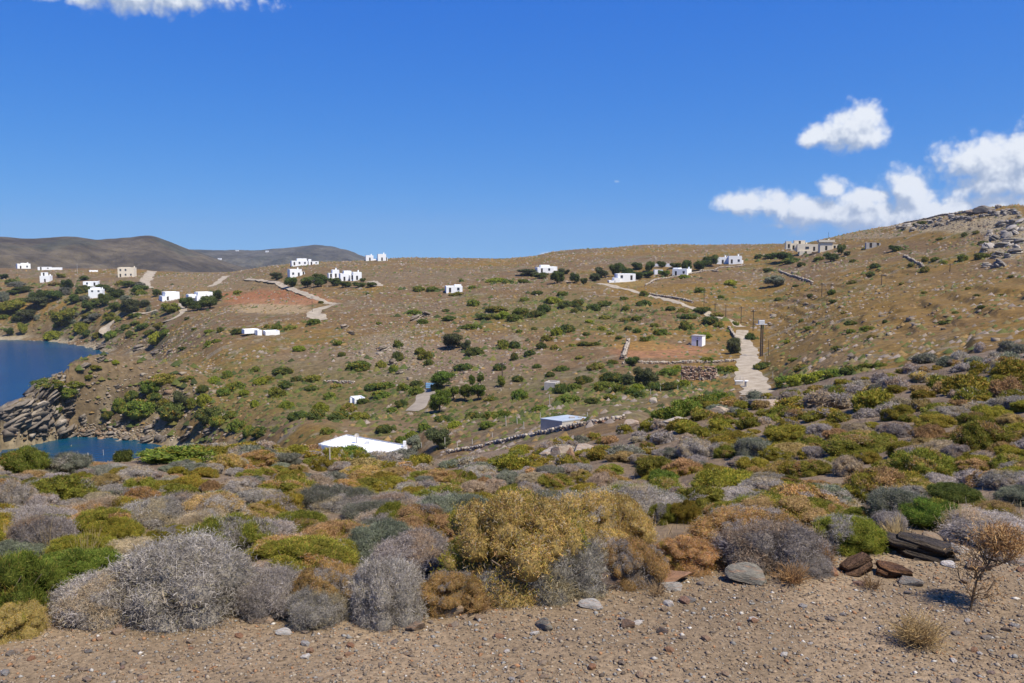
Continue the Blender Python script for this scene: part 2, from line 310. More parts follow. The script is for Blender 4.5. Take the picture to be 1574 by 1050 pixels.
# tilted rock strata on the headland and the cove shore
headm = sstep(330, 240, PX) * sstep(RG * 0 + 180, 200, RG) * sstep(330, 285, RG) * front
cove = sstep(330, 200, PX) * sstep(380, 410, RG) * sstep(SEA + 16, SEA + 3, Z) * front * sstep(620, 560, RG)
ax = Z - 0.62 * X - 0.12 * Y + 1.3 * fbm(X / 16, Y / 16, 3, 70) + .5 * fbm(X / 3, Y / 3, 3, 71)
lowcliff = sstep(-30, -38, Z) * sstep(SEA - 1, SEA + .6, Z)
rk = headm * np.maximum(lowcliff, sstep(90, 30, PX))
rkn = np.clip(rk * sstep(-0.35, 0.3, fbm(X / 14, Y / 14, 3, 90) + 0.35), 0, 1)
rkn = rkn * (1 - .7 * sstep(75, 50, PX))
for hh, aa in ((4.0, .40), (1.5, .55)):
    fr_ = (ax / hh) % 1.0; Z += np.clip(rkn + cove * .6, 0, 1) * aa * hh * (sstep(.62, .80, fr_) - fr_) * .62
Z += rkn * 0.5 * np.abs(fbm(X / 2.5, Y / 2.5, 3, 72))
# terraces on the hillsides
terr = mid * np.clip(ell(1180, 455, 330, 60) + ell(330, 425, 130, 26) + ell(1500, 470, 130, 90), 0, 1) * sstep(-.2, .3, fbm(X / 60, Y / 60, 2, 33))
ft = (Z / 1.7) % 1.0; Z += terr * 0.6 * 1.7 * (sstep(0.35, 0.65, ft) - ft)
PX, PY = project(X, Y, Z)

def interp_az(a):
    i = int(np.clip(np.searchsorted(AZ, a) - 1, 0, len(AZ) - 2)); return i, (a - AZ[i]) / (AZ[i + 1] - AZ[i])
def height(x, y):
    a, r = math.atan2(x, y), math.hypot(x, y); i, t = interp_az(a); c = Z[i] * (1 - t) + Z[i + 1] * t
    return float(np.interp(r, RR, c))
def hit(px, py, rmin=1.0, fallback=True):
    """where the line of sight through a photograph pixel meets the ground"""
    d = pix_dir(px, py); a = math.atan2(d[0], d[1]); s = d[2] / math.hypot(d[0], d[1]); i, t = interp_az(a)
    c = Z[i] * (1 - t) + Z[i + 1] * t; below = (s * RR < c) & (RR > rmin)
    k = int(np.argmax(below))
    if not below[k]:
        if not fallback: return None
        sl = np.where((RR > max(rmin, 60)) & (RR < 800), c / RR, -9); r = float(RR[int(np.argmax(sl))])
    elif k == 0 or RR[k-1] < rmin: r = float(RR[k])
    else:
        e0, e1 = s * RR[k-1] - c[k-1], s * RR[k] - c[k]; r = float(RR[k-1] + (RR[k] - RR[k-1]) * e0 / (e0 - e1))
    x, y = r * math.sin(a), r * math.cos(a); return Vector((x, y, height(x, y)))
def mpp(p): return (p.y * cp_ - p.z * sp_) / F        # metres per photograph pixel at p

# ---- soil colours (albedo)
def c3(*c): return np.array(c)
C = np.zeros(X.shape + (3,)); big = fbm(X / 70, Y / 70, 3, 21); md = fbm(X / 16, Y / 16, 4, 22); sm = fbm(X / 4, Y / 4, 3, 23)
def mixc(C, col, w): return C + (c3(*col) - C) * np.clip(w, 0, 1)[..., None]
C[:] = c3(.225, .150, .085)
C = mixc(C, (.235, .180, .135), sstep(-.3, .5, md + .4 * sm))
C = mixc(C, (.275, .175, .052), sstep(-.15, .5, big * .6 + md * .4 + .5 * sstep(900, 1300, PX)))
C = mixc(C, (.15, .145, .045), sstep(.15, .8, md * .6 + sm * .6 - .05))
C = mixc(C, (.30, .245, .19), sstep(.45, .9, sm + .3 * rough))
C = mixc(C, (.205, .160, .120), headm * .75); C = mixc(C, (.17, .135, .10), headm * sstep(110, 60, PX) * .8)
C *= .90
# special grounds
for (cx, cy, rx, ry, col, w) in [(415, 459, 78, 14, (.36, .165, .085), .95), (420, 474, 60, 9, (.42, .32, .22), .95), (445, 463, 70, 5, (.38, .20, .12), .9),
        (1020, 541, 72, 11, (.36, .19, .115), .9), (985, 532, 60, 7, (.33, .20, .07), .8), (700, 560, 130, 42, (.25, .185, .145), .7), (600, 545, 60, 30, (.28, .24, .20), .6), (520, 560, 120, 30, (.23, .18, .14), .5),
        (1548, 362, 38, 34, (.36, .31, .25), .95), (1450, 345, 110, 12, (.38, .32, .25), .85), (1330, 362, 80, 5, (.36, .30, .24), .6), (1500, 480, 170, 45, (.27, .165, .05), .55), (1450, 440, 150, 35, (.24, .155, .055), .5),
        (1330, 520, 130, 22, (.27, .18, .07), .5), (720, 612, 70, 16, (.24, .145, .085), .6), (560, 645, 140, 12, (.24, .165, .10), .6), (1270, 552, 60, 12, (.31, .22, .14), .6), (560, 605, 170, 34, (.16, .15, .06), .45),
        (330, 435, 140, 14, (.25, .19, .12), .6), (960, 436, 34, 6, (.30, .21, .07), .8), (620, 425, 120, 14, (.22, .165, .115), .5), (430, 600, 130, 50, (.17, .145, .06), .4), (900, 605, 160, 36, (.17,.15,.06), .4), (760, 640, 150, 20, (.18,.145,.07), .4), (850, 480, 120, 30, (.17, .15, .055), .5)]:
    C = mixc(C, col, w * ell(cx, cy, rx, ry))
rock = np.clip(rkn * 1.3 + headm * sstep(110, 60, PX) + cove * .9 * sstep(-.3, .3, md + .3), 0, 1)
bands = fbm(ax / 1.1, ax * 0 + 3, 3, 81)
RC = c3(.205, .168, .128) + bands[..., None] * c3(.11, .095, .075) + (sm * .05)[..., None]
C = C + (RC - C) * (rock * .92)[..., None]
C = mixc(C, (.44, .39, .33), sstep(SEA + 2.4, SEA + .8, Z) * sstep(-.3, .2, md) * (RG > 100) * .75)       # bleached rock at the shore
nr_ = (RG < 62)
N1 = fbm(X / 1.3, Y / 1.3, 4, 50)
NC = c3(.17, .125, .085) + N1[..., None] * c3(.05, .04, .03)
C = np.where(nr_[..., None], NC, C)
g_w = sstep(0, 1, (lr[2][:, None] * 1.12 - RG) / (lr[2][:, None] * .1)); GC = c3(.240, .178, .118) + (fbm(X / .5, Y / .5, 4, 61))[..., None] * c3(.06, .045, .032)
C = C + (GC - C) * g_w[..., None]
C = np.clip(C * np.where(nr_[..., None], c3(.95, .92, .84), c3(.68, .64, .495)), .01, .85)

# the road is graded into the slope
def grade(pts, width, rmin=60):
    global Z
    P = []
    for (a, b) in zip(pts[:-1], pts[1:]):
        for t in np.linspace(0, 1, 12, endpoint=False): h_ = hit(a[0] + (b[0] - a[0]) * t, a[1] + (b[1] - a[1]) * t, rmin); P.append((h_.x, h_.y, h_.z))
    P = np.array(P); r = np.hypot(P[:, 0], P[:, 1]); k = 15
    for c in range(3): P[:, c] = np.convolve(np.pad(P[:, c], k // 2, 'edge'), np.ones(k) / k, 'valid')
    sel = np.argwhere((RG > r.min() - 8) & (RG < r.max() + 8) & (X > P[:, 0].min() - 8) & (X < P[:, 0].max() + 8) & (Y > 0)); I, J = sel[:, 0], sel[:, 1]
    d = np.hypot(X[I, J][:, None] - P[None, :, 0], Y[I, J][:, None] - P[None, :, 1]); m = d.argmin(1); w = sstep(width + 3.5, width * .7, d.min(1)); Z[I, J] += (P[m, 2] - Z[I, J]) * w
    return P
ROAD = grade([(1174, 611), (1168, 604), (1160, 592), (1150, 577), (1147, 562), (1153, 548), (1150, 535), (1143, 522), (1137, 511), (1146, 503)], 2.6)
V = np.stack([X, Y, Z], -1)
na, nrr = X.shape
quad = np.stack([np.arange(na - 1)[:, None] * nrr + np.arange(nrr - 1)[None, :], np.arange(na - 1)[:, None] * nrr + np.arange(1, nrr)[None, :],
                 np.arange(1, na)[:, None] * nrr + np.arange(1, nrr)[None, :], np.arange(1, na)[:, None] * nrr + np.arange(nrr - 1)[None, :]], -1)
Rc = .25 * (RG[:-1, :-1] + RG[1:, 1:] + RG[:-1, 1:] + RG[1:, :-1]); Ac = AA[:-1, :-1]
l2 = lr[2][:-1, None]; l5 = lr[5][:-1, None]; l8 = lr[8][:-1, None]
is_g = Rc < l2 * 1.04; is_n = (~is_g) & (Rc < l5)
is_h = (~is_g) & (~is_n) & (Rc < l8) & (Ac < az_of(300)) & (Ac > az_of(-700))
is_v = ~(is_g | is_n | is_h)
def piece(name, msk, mat):
    q = quad[msk]; u, inv = np.unique(q.ravel(), return_inverse=True)
    me = mk_mesh(name, V.reshape(-1, 3)[u], [inv.reshape(-1, 4)], C.reshape(-1, 3)[u], True, mat)
    return obj(name, me, kind='structure')
piece('gravel_clearing', is_g, M['gravel']); piece('near_hillside', is_n, M['near'])
piece('rocky_headland', is_h, M['hill']); piece('valley_hillside', is_v, M['hill'])

# sea
def build_sea():
    xs = np.concatenate([np.linspace(-9000, -700, 14), np.linspace(-690, 60, 150), np.linspace(100, 9000, 10)])
    ys = np.concatenate([np.linspace(-9000, 20, 8), np.linspace(40, 640, 150), np.linspace(700, 9000, 12)])
    gx, gy = np.meshgrid(xs, ys, indexing='ij'); a = np.arctan2(gx, gy); r = np.hypot(gx, gy)
    dep = np.zeros(gx.shape)
    for i in range(gx.shape[0]):
        for j in range(gx.shape[1]):
            dep[i, j] = SEA - height(gx[i, j], gy[i, j]) if (r[i, j] < 1400 and gy[i, j] > 20) else 30
    n = fbm(gx / 45, gy / 22, 4, 8); w = sstep(.9, 0.0, dep + .6 * n)
    deep = c3(.0, .038, .105) + (sstep(-.2, .7, n))[..., None] * c3(.0, .012, .02)
    col = deep + (c3(.003, .055, .085) - deep) * w[..., None]
    ni, nj = gx.shape; I = np.arange(ni - 1)[:, None] * nj + np.arange(nj - 1)[None, :]
    q = np.stack([I, I + nj, I + nj + 1, I + 1], -1).reshape(-1, 4)
    me = mk_mesh('sea', np.stack([gx, gy, np.full(gx.shape, SEA)], -1).reshape(-1, 3), [q], col.reshape(-1, 3), True, M['sea'])
    obj('sea', me, kind='structure')
build_sea()

# far hills
HILLS = []
def far_hill(name, prof, r0, depth, col, seed, amp):
    pa = np.array([az_of(p[0]) for p in prof]); ph = np.array([slope_of(p[0], p[1]) * r0 for p in prof])
    a = np.linspace(pa[0], pa[-1], 260); h = pchip(pa, ph, a); t = np.linspace(-1.0, 1.2, 90)
    A2, T2 = np.meshgrid(a, t, indexing='ij'); rr = r0 + depth * T2; x, y = rr * np.sin(A2), rr * np.cos(A2)
    base = -60.0; pr = np.cos(np.clip(np.abs(T2), 0, 1.2) * math.pi / 2.4) ** 1.3
    z = base + (h[:, None] - base) * pr + amp * (fbm(x / 260, y / 260, 5, seed) - .1) * (0.14 + np.abs(T2)) * sstep(-1, -.8, T2)
    ridge = fbm(x / 120, y / 420, 4, seed + 5); z += amp * .55 * ridge * (np.abs(T2) ** .5)
    c = c3(*col) * (1 + .55 * fbm(x / 75, y / 75, 5, seed + 9, .62))[..., None]
    c = c + (c3(.05, .055, .035) - c) * (sstep(.15, .7, fbm(x / 70, y / 110, 4, seed + 2)) * .6)[..., None]
    ni, nj = x.shape; I = np.arange(ni - 1)[:, None] * nj + np.arange(nj - 1)[None, :]
    q = np.stack([I, I + nj, I + nj + 1, I + 1], -1).reshape(-1, 4)
    HILLS.append((a, rr[0], z))
    me = mk_mesh(name, np.stack([x, y, z], -1).reshape(-1, 3), [q], np.clip(c, .01, 1).reshape(-1, 3), True, M['far'])
    return obj(name, me, kind='structure')
far_hill('far_hill', [(-900, 400), (-500, 380), (-200, 372), (0, 364), (60, 369), (120, 366), (165, 372), (200, 371), (235, 366), (262, 374), (290, 386), (330, 396), (370, 408), (420, 422), (500, 450)], 1900, 420, (.092, .072, .042), 4, 22)
far_hill('far_hill', [(150, 420), (240, 392), (300, 385), (360, 384), (400, 383), (440, 380), (480, 378), (505, 380), (530, 387), (560, 398), (620, 410), (760, 430)], 3100, 700, (.075, .068, .048), 14, 30)

# ------------------------------------------------------------------ labels that single out
ORD = ['', 'leftmost', 'second from left', 'third from left', 'fourth from left', 'fifth from left', 'sixth from left', 'seventh from left', 'eighth from left',
       'ninth from left', 'tenth from left', 'eleventh from left', 'twelfth from left', 'thirteenth from left', 'fourteenth from left']
MARKS = [('the white flat-roofed building', 557, 682), ('the blue-grey tank roof', 866, 648), ('the blue gate', 663, 592), ('the white hut', 1069, 524), ('the transformer pole', 1170, 520),
         ('the ruined stone byre', 1075, 575), ('the roadside parapet', 1145, 590), ('the small white outbuilding', 551, 616), ('the red earth cut', 410, 460), ('the white patio walls', 405, 511),
         ('the three white villas', 530, 424), ('the skyline twin houses', 579, 396), ('the isolated white cottage', 700, 445), ('the white ridge house', 842, 414), ('the long white farmhouse', 958, 428),
         ('the twin cube houses', 1121, 400), ('the cream villa', 1232, 380), ('the little grey shed', 1342, 377), ('the hilltop rock', 1510, 322), ('the pale rock face', 1550, 360), ('the cove shore', 90, 525),
         ('the stepped white house', 145, 445), ('the blocky cream house', 193, 419), ('the low white bungalow', 264, 455), ('the angular white house', 310, 458), ('the white tower house', 69, 427), ('the headland point', 20, 640),
         ('the headland cove', 120, 690), ('the headland ridge', 200, 560), ('the big ochre mound', 820, 850), ('the dark slate slab', 1420, 848), ('the grey boulder', 1150, 884), ('the large grey thorn mound', 270, 900),
         ('the pale boulder pile', 865, 690), ('the bare valley field', 1250, 560), ('the right hill slope', 1450, 470), ('the central scree', 680, 545), ('the big green thicket', 1065, 620), ('the upper right slope', 1480, 640),
         ('the left slope edge', 60, 740), ('the slope middle', 640, 780), ('the right slope middle', 1250, 720), ('the far right edge', 1540, 760), ('the bottom left corner', 60, 1030), ('the bottom edge', 420, 1040), ('the bottom middle', 790, 1020), ('the straw tuft', 1412, 975), ('the bare twigs', 270, 955), ('the thistle foot', 1490, 935), ('the bottom right gravel', 1180, 1010), ('the grey wedge stone', 837, 965), ('the headland hollow', 330, 640), ('the gully thicket', 470, 630)]
PENDING = {}
def queue_label(o, what, px, py, cat, group):
    m = min(MARKS, key=lambda k: ((k[1] - px) / 1.4) ** 2 + (k[2] - py) ** 2); dx, dy = px - m[1], py - m[2]
    if abs(dx) > abs(dy) * 1.4: rel = 'left of' if dx < 0 else 'right of'
    else: rel = 'above' if dy < 0 else 'below'
    o['category'] = cat; o['group'] = group
    PENDING.setdefault('%s %s %s' % (what, rel, m[0]), []).append((px, o))
def flush_labels():
    for base, lst in PENDING.items():
        lst.sort(key=lambda t: t[0])
        for i, (px, o) in enumerate(lst):
            if len(lst) == 1: o['label'] = base
            else: o['label'] = base + ', ' + (ORD[i + 1] if i + 1 < len(ORD) and i < len(lst) - 1 else ('rightmost' if i == len(lst) - 1 else 'further right'))

# ------------------------------------------------------------------ tracks and paths
ROADS = []
def ribbon(name, pts, widths, mat, lift=0.10, kind='structure', step=.8, rmin=60):
    P = [hit(x, y, rmin) for (x, y) in pts] if pts is not None else [Vector(p) for p in ROAD[::3]]
    if isinstance(widths, (int, float)): widths = [widths] * len(P)
    xy = np.array([(p.x, p.y) for p in P]); w = np.array(widths, float)
    t = np.concatenate([[0], np.cumsum(np.hypot(*np.diff(xy, axis=0).T))])
    q = np.arange(0, t[-1], step); x, y, ww = pchip(t, xy[:, 0], q), pchip(t, xy[:, 1], q), np.interp(q, t, w)
    ks = np.ones(17) / 17; x = np.convolve(np.pad(x, 8, 'edge'), ks, 'valid') if len(q) > 20 else x; y = np.convolve(np.pad(y, 8, 'edge'), ks, 'valid') if len(q) > 20 else y
    tx, ty = np.gradient(x), np.gradient(y); l = np.hypot(tx, ty); nx, ny = -ty / l, tx / l
    ROADS.append(np.stack([x, y, ww], -1)); k = 7; vs = []
    for i in range(len(q)):
        wob = ww[i] * .5 * (1 + .14 * math.sin(q[i] * .23) + .10 * math.sin(q[i] * .61 + 1)); hs = []
        for j in range(k):
            f = (j / (k - 1) * 2 - 1); hs.append((x[i] + nx[i] * wob * f, y[i] + ny[i] * wob * f))
        zz = [height(a, b) for a, b in hs]; top = max(zz) * .5 + np.mean(zz) * .5
        for j, (a, b) in enumerate(hs): vs.append((a, b, max(zz[j], top - .4) + lift - (0.02 if j in (0, k - 1) else 0)))
    n = len(q); I = (np.arange(n - 1)[:, None] * k + np.arange(k - 1)[None, :]).ravel()
    me = mk_mesh(name, np.array(vs), [np.stack([I, I + 1, I + k + 1, I + k], -1)], None, True, mat)
    return obj(name, me, kind=kind)
ribbon('dirt_road', None, list(np.linspace(6.2, 3.2, len(ROAD[::3]))), M['track'])
ribbon('dirt_road', [(1143, 504), (1120, 492), (1085, 479), (1050, 468), (1010, 457), (970, 446), (935, 438), (915, 436)], [3.0, 3, 3, 3, 3, 3, 3, 3], M['track'])
ribbon('dirt_path', [(1142, 556), (1110, 555), (1075, 553), (1035, 556)], [2.2, 2.2, 2, 1.5], M['concrete'])
ribbon('concrete_path', [(660, 597), (655, 608), (648, 618), (640, 628), (628, 634)], [3.2, 3.6, 3.6, 4, 3], M['concrete'])
ribbon('dirt_road', [(520, 468), (490, 460), (460, 449), (430, 438), (400, 431), (375, 430)], [3.5] * 6, M['track'])
ribbon('dirt_road', [(520, 468), (498, 472), (482, 480), (488, 488), (500, 493)], [4, 5, 6, 6, 3], M['track'])
ribbon('dirt_road', [(234, 417), (226, 428), (221, 436), (231, 444)], [6, 7, 7, 5], M['track'])
ribbon('dirt_path', [(270, 466), (281, 476), (279, 484), (262, 493), (238, 498)], [4, 3.5, 3, 2.5, 1.5], M['track'])
ribbon('dirt_path', [(246, 474), (225, 483), (196, 482), (178, 492), (160, 505), (166, 518)], [2.5, 2, 3, 3, 5, 5], M['track'])
ribbon('dirt_path', [(568, 432), (578, 436), (582, 441)], [4, 5, 4], M['track'])
ribbon('dirt_path', [(348, 424), (336, 433), (322, 442)], [5, 4, 3], M['track'])

# ------------------------------------------------------------------ buildings
def box_bm(bm, x0, x1, y0, y1, z0, z1, taper=0):
    vs = [bm.verts.new(p) for p in [(x0, y0, z0), (x1, y0, z0), (x1, y1, z0), (x0, y1, z0), (x0 + taper, y0 + taper, z1), (x1 - taper, y0 + taper, z1), (x1 - taper, y1 - taper, z1), (x0 + taper, y1 - taper, z1)]]
    for f in [(0, 3, 2, 1), (0, 1, 5, 4), (1, 2, 6, 5), (2, 3, 7, 6), (3, 0, 4, 7), (4, 5, 6, 7)]: bm.faces.new([vs[i] for i in f])
def bm_obj(name, bm, mat, parent=None, bevel=0, **kw):
    if bevel: bmesh.ops.bevel(bm, geom=bm.edges[:], offset=bevel, segments=1, affect='EDGES')
    me = bpy.data.meshes.new(name); bm.to_mesh(me); bm.free(); me.materials.append(mat); return obj(name, me, parent, **kw)
def boxo(name, mat, parent, x0, x1, y0, y1, z0, z1, bevel=0, taper=0):
    bm = bmesh.new(); box_bm(bm, x0, x1, y0, y1, z0, z1, taper); return bm_obj(name, bm, mat, parent, bevel)
def flat_block(parent, mat, x0, x1, y0, y1, z0, z1, windows=(), doors=(), shutter=None, par=0.3):
    """a cube with a parapet round a sunken flat roof; windows and doors set into real openings of its front wall"""
    bm = bmesh.new()
    ops = sorted([(u0, u1, v0, v1, 'w') for (u0, u1, v0, v1) in windows] + [(u0, u1, v0, v1, 'd') for (u0, u1, v0, v1) in doors])
    xs = sorted(set([x0, x1] + [o[0] for o in ops] + [o[1] for o in ops])); zs = sorted(set([z0, z1] + [o[2] for o in ops] + [o[3] for o in ops]))
    def vert(x, y, z): return bm.verts.new((x, y, z))
    D = 0.22
    for i in range(len(xs) - 1):
        for k in range(len(zs) - 1):
            cx, cz = (xs[i] + xs[i+1]) / 2, (zs[k] + zs[k+1]) / 2
            if any(o[0] < cx < o[1] and o[2] < cz < o[3] for o in ops): continue
            bm.faces.new([vert(xs[i], y0, zs[k]), vert(xs[i+1], y0, zs[k]), vert(xs[i+1], y0, zs[k+1]), vert(xs[i], y0, zs[k+1])])
    for (a, b, c, d, t) in ops:
        for q in [((a, c), (a, d)), ((b, d), (b, c)), ((b, c), (a, c)), ((a, d), (b, d))]:
            (p, r), (s, u) = q; bm.faces.new([vert(p, y0, r), vert(s, y0, u), vert(s, y0 + D, u), vert(p, y0 + D, r)])
    for q in [[(x1, y0, z0), (x1, y1, z0), (x1, y1, z1), (x1, y0, z1)], [(x0, y1, z0), (x0, y0, z0), (x0, y0, z1), (x0, y1, z1)], [(x1, y1, z0), (x0, y1, z0), (x0, y1, z1), (x1, y1, z1)]]:
        bm.faces.new([vert(*p) for p in q])
    t = 0.22; o_ = [(x0, y0), (x1, y0), (x1, y1), (x0, y1)]; i_ = [(x0 + t, y0 + t), (x1 - t, y0 + t), (x1 - t, y1 - t), (x0 + t, y1 - t)]
    for k in range(4):
        n = (k + 1) % 4
        bm.faces.new([vert(*o_[k], z1), vert(*o_[n], z1), vert(*i_[n], z1), vert(*i_[k], z1)])
        bm.faces.new([vert(*i_[k], z1), vert(*i_[n], z1), vert(*i_[n], z1 - par), vert(*i_[k], z1 - par)])
    bm.faces.new([vert(*p, z1 - par) for p in i_])
    bmesh.ops.remove_doubles(bm, verts=bm.verts, dist=1e-4); bmesh.ops.recalc_face_normals(bm, faces=bm.faces)
    w = bm_obj('wall', bm, mat, parent)
    for (a, b, c, d, t) in ops:
        pn = boxo('window' if t == 'w' else 'door', M['glass'] if t == 'w' else M['door'], w, a, b, y0 + D - .06, y0 + D + .04, c, d)
        if t == 'w' and shutter: boxo('sill', shutter, w, a - .08, b + .08, y0 - .06, y0 + .1, c - .1, c - .003)
    return w
def auto_ops(x0, x1, z0, z1, seed, big=False):
    rs = random.Random(seed); W, H = x1 - x0, z1 - z0; fl = max(1, int(round(H / 3.2))); wins, doors = [], []
    n = max(1, int(W / 3.0)); dcol = rs.randrange(n)
    for f in range(fl):
        zb = z0 + f * H / fl
        for i in range(n):
            c = x0 + (i + .5) * W / n + rs.uniform(-.2, .2); hw = .55 if not big else .9
            if rs.random() < .2 and n > 1: continue
            if f == 0 and i == dcol: doors.append((c - .5, c + .5, zb + .05, zb + 2.15))
            elif H / fl > 2: wins.append((c - hw, c + hw, zb + .95, min(zb + 2.2, z1 - .5)))
    return wins, doors
def house(px, pyb, blocks, label, yaw=0, mat='white', D=None, seed=0, extras=(), cat='house', group=None, name='house', sink=1.6, big=False):
    """blocks: (x0,x1,ytop,ybottom,depth_m,set_back_m) in photograph pixels at the house's own distance"""
    p = hit(px, pyb, 60); m = mpp(p); e = obj(name, None, loc=p, label=label, cat=cat, group=group)
    az = math.atan2(p.x, p.y); e.rotation_euler = (0, 0, -az + R(yaw))
    mt = M[mat]; cw = math.cos(R(yaw))
    for k, (x0, x1, yt, yb, dep, sb) in enumerate(blocks):
        a, b = (x0 - px) * m, (x1 - px) * m; z0, z1 = (pyb - yb) * m, (pyb - yt) * m
        h = z1 - z0
        if h > 2.0:
            w, d = auto_ops(a, b, z0, z1, seed * 10 + k, big)
        else: w, d = [], []
        lo = z0 - (sink if yb >= pyb - 3 else 0.4)
        flat_block(e, mt, a, b, sb, sb + dep, lo, z1, w, d, mt)
        if h > 3 and k == 0:
            boxo('chimney', mt, e, b - 1.3, b - .7, sb + dep - 1.4, sb + dep - .8, z1 - .32, z1 + .9)
    return e, p, m
house(37, 413, [(28, 46, 405.5, 413, 7, 0), (34, 44, 404.5, 408, 4, 2.5)], 'low white house with dark verandah at far left, below the hill', 8, seed=1)
house(76, 415, [(60, 78, 410.5, 415, 6, 0), (78, 93, 411.5, 414.5, 6, 1)], 'long low white building beside the far left house', -5, seed=2)
house(69, 434, [(62, 76, 424, 434, 7, 0), (63, 71, 419, 424.5, 4, 1.5)], 'white tower house with narrow upper storey on the left terraces', -14, seed=3)
house(144, 418, [(138, 150, 415.5, 418, 5, 0)], 'tiny low white shed left of the blocky cream house', 5, seed=4, cat='shed', name='shed')
house(139, 446, [(128, 149, 433, 440, 6, 2), (129, 138, 439, 446, 5, 0)], 'upper half of the stepped white house above the cove', -10, seed=5)
house(147, 458, [(137, 157, 445, 458, 7, 0), (139, 152, 442.5, 446, 5, 2)], 'lower white house with long balconies above the cove', -10, seed=6)
house(194, 426, [(182, 205, 411.5, 426, 9, 0), (184, 198, 411, 413, 6, 1)], 'blocky cream two-storey house on bare earth at left skyline', -12, 'cream', seed=7)
house(264, 462, [(250, 267, 455, 462, 7, 0), (256, 277, 449, 461, 7, 1.5)], 'low white bungalow at the top of the winding path', 14, seed=8)
house(311, 468, [(303, 316, 455, 468, 7, 0), (307, 329, 449.5, 464, 7, 2), (293, 304, 452.5, 457, 5, 2.5)], 'angular white house with dark pergola amid green trees', 16, seed=9)
house(470, 408, [(449, 473, 401, 408, 9, 0), (458, 472, 397.5, 402, 6, 2), (475, 490, 402, 407.5, 8, 1), (475, 479, 398.5, 403, 4, 2)], 'wide white villa with stepped cubes on the crest at left centre', 6, seed=10)
house(457, 425, [(446, 464, 414, 425, 8, 0), (464, 469, 418, 424, 5, 1)], 'white cube house just below the crest villa', 10, seed=11)
house(514, 428, [(512, 522, 415, 427, 6, 1), (505.5, 513, 420, 427, 5, 0)], 'left one of the three white villas above the dark hedge', 8, seed=12, group='three white villas')
house(531, 432, [(523.5, 536, 420.5, 432, 6, 0), (530, 541, 416.5, 428, 6, 1.5)], 'middle one of the three white villas, nearest and widest', 8, seed=13, group='three white villas')
house(549, 431, [(543, 556, 418.5, 430.5, 6, 0), (539, 545, 423, 430, 5, 1)], 'right one of the three white villas, beside a dirt path', 8, seed=14, group='three white villas')
house(568, 401, [(562.5, 574, 392.5, 401, 7, 0), (573, 578, 398, 401, 5, 1)], 'smaller left one of the two white houses on the skyline', 4, seed=15, group='skyline houses')
house(588, 401, [(581, 593.5, 390.5, 401, 7, 0), (592, 596, 396, 401, 5, 1)], 'taller right one of the two white houses on the skyline', 4, seed=16, group='skyline houses')
house(391, 516, [(380, 402, 507, 512, 3, 3), (396, 403, 508, 516, 3, 0)], 'left white patio wall block sunk in the slope below red earth', 18, seed=17, cat='outbuilding', name='outbuilding')
house(419, 515, [(408.5, 430, 509, 513.5, 5, 0)], 'right low white patio roof sunk in the slope below red earth', 12, seed=18, cat='outbuilding', name='outbuilding')
house(699, 450, [(686, 711, 440, 450, 7, 0), (700, 710, 438, 441, 4, 2)], 'isolated white cottage with dark hedge on the middle slope', 6, seed=19)
house(842, 420, [(826, 851, 411, 419, 8, 0), (832, 846, 407.5, 412, 5, 2), (846, 858, 410, 415, 6, 2)], 'white ridge house with small upper storey among dark trees', 10, seed=20)
house(957, 434, [(950, 978, 421, 431, 7, 1), (944, 953, 427, 433, 5, 0), (936, 946, 431, 434.5, 4, 0)], 'long white farmhouse stepping down left beside the road', 12, seed=21)
house(1013, 422, [(1006, 1019, 415, 422, 6, 0)], 'little white house left of the white house with slanting roof', 6, seed=22)
house(1044, 424, [(1033, 1056, 413.5, 424, 8, 0), (1032, 1041, 412, 416, 5, 2)], 'white house in dark trees above the stone field wall', -16, seed=23)
house(1022, 410, [(1004, 1022, 405.5, 407, 5, 2), (1022, 1038, 405.5, 409.5, 5, 0)], 'low flat white roof half hidden among dark trees', -6, seed=24)
house(1111, 406, [(1102, 1120, 395.5, 406, 8, 0)], 'left cube of the twin white cube houses', 6, seed=25, group='twin cube houses')
house(1131, 406, [(1120.5, 1140, 393.5, 405.5, 8, 0), (1140, 1142.5, 400, 405, 5, 1)], 'right taller cube of the twin white cube houses', 6, seed=26, group='twin cube houses')
house(1233, 392, [(1226, 1245, 375, 386, 9, 1), (1229, 1247, 386, 393, 8, 0), (1222, 1238, 369.5, 377, 6, 3), (1209, 1217, 371, 382, 6, 1), (1213, 1228, 374, 384, 6, 2), (1245, 1256, 375.5, 386, 7, 1)], 'cream villa of stacked cubes with terraces on the right ridge', 6, 'cream', seed=27, big=True)
house(1272, 385, [(1261, 1279, 370, 385, 7, 0), (1278, 1288, 376, 384.5, 6, 1), (1259, 1282, 369, 371, 8, -.5)], 'cream house with flat overhanging roof right of the villa', 8, 'cream', seed=28, big=True)
house(1342, 381, [(1332, 1344, 373, 381, 4, 0), (1344, 1353, 373.5, 381, 4, .2)], 'little grey shed alone on the right hill slope', 8, 'grey', seed=29, cat='shed', name='shed')
house(551, 620, [(545, 562, 612, 619, 3.5, 0), (538.5, 541.5, 611, 616, .5, .2)], 'small white outbuilding half hidden by bushes above the white roof', 16, seed=30, cat='outbuilding', name='outbuilding')
house(845, 600, [(836, 854, 588, 601, 3, 0)], 'small square grey stone hut left of the dark thicket', -18, 'grey', seed=34, cat='hut', name='hut')
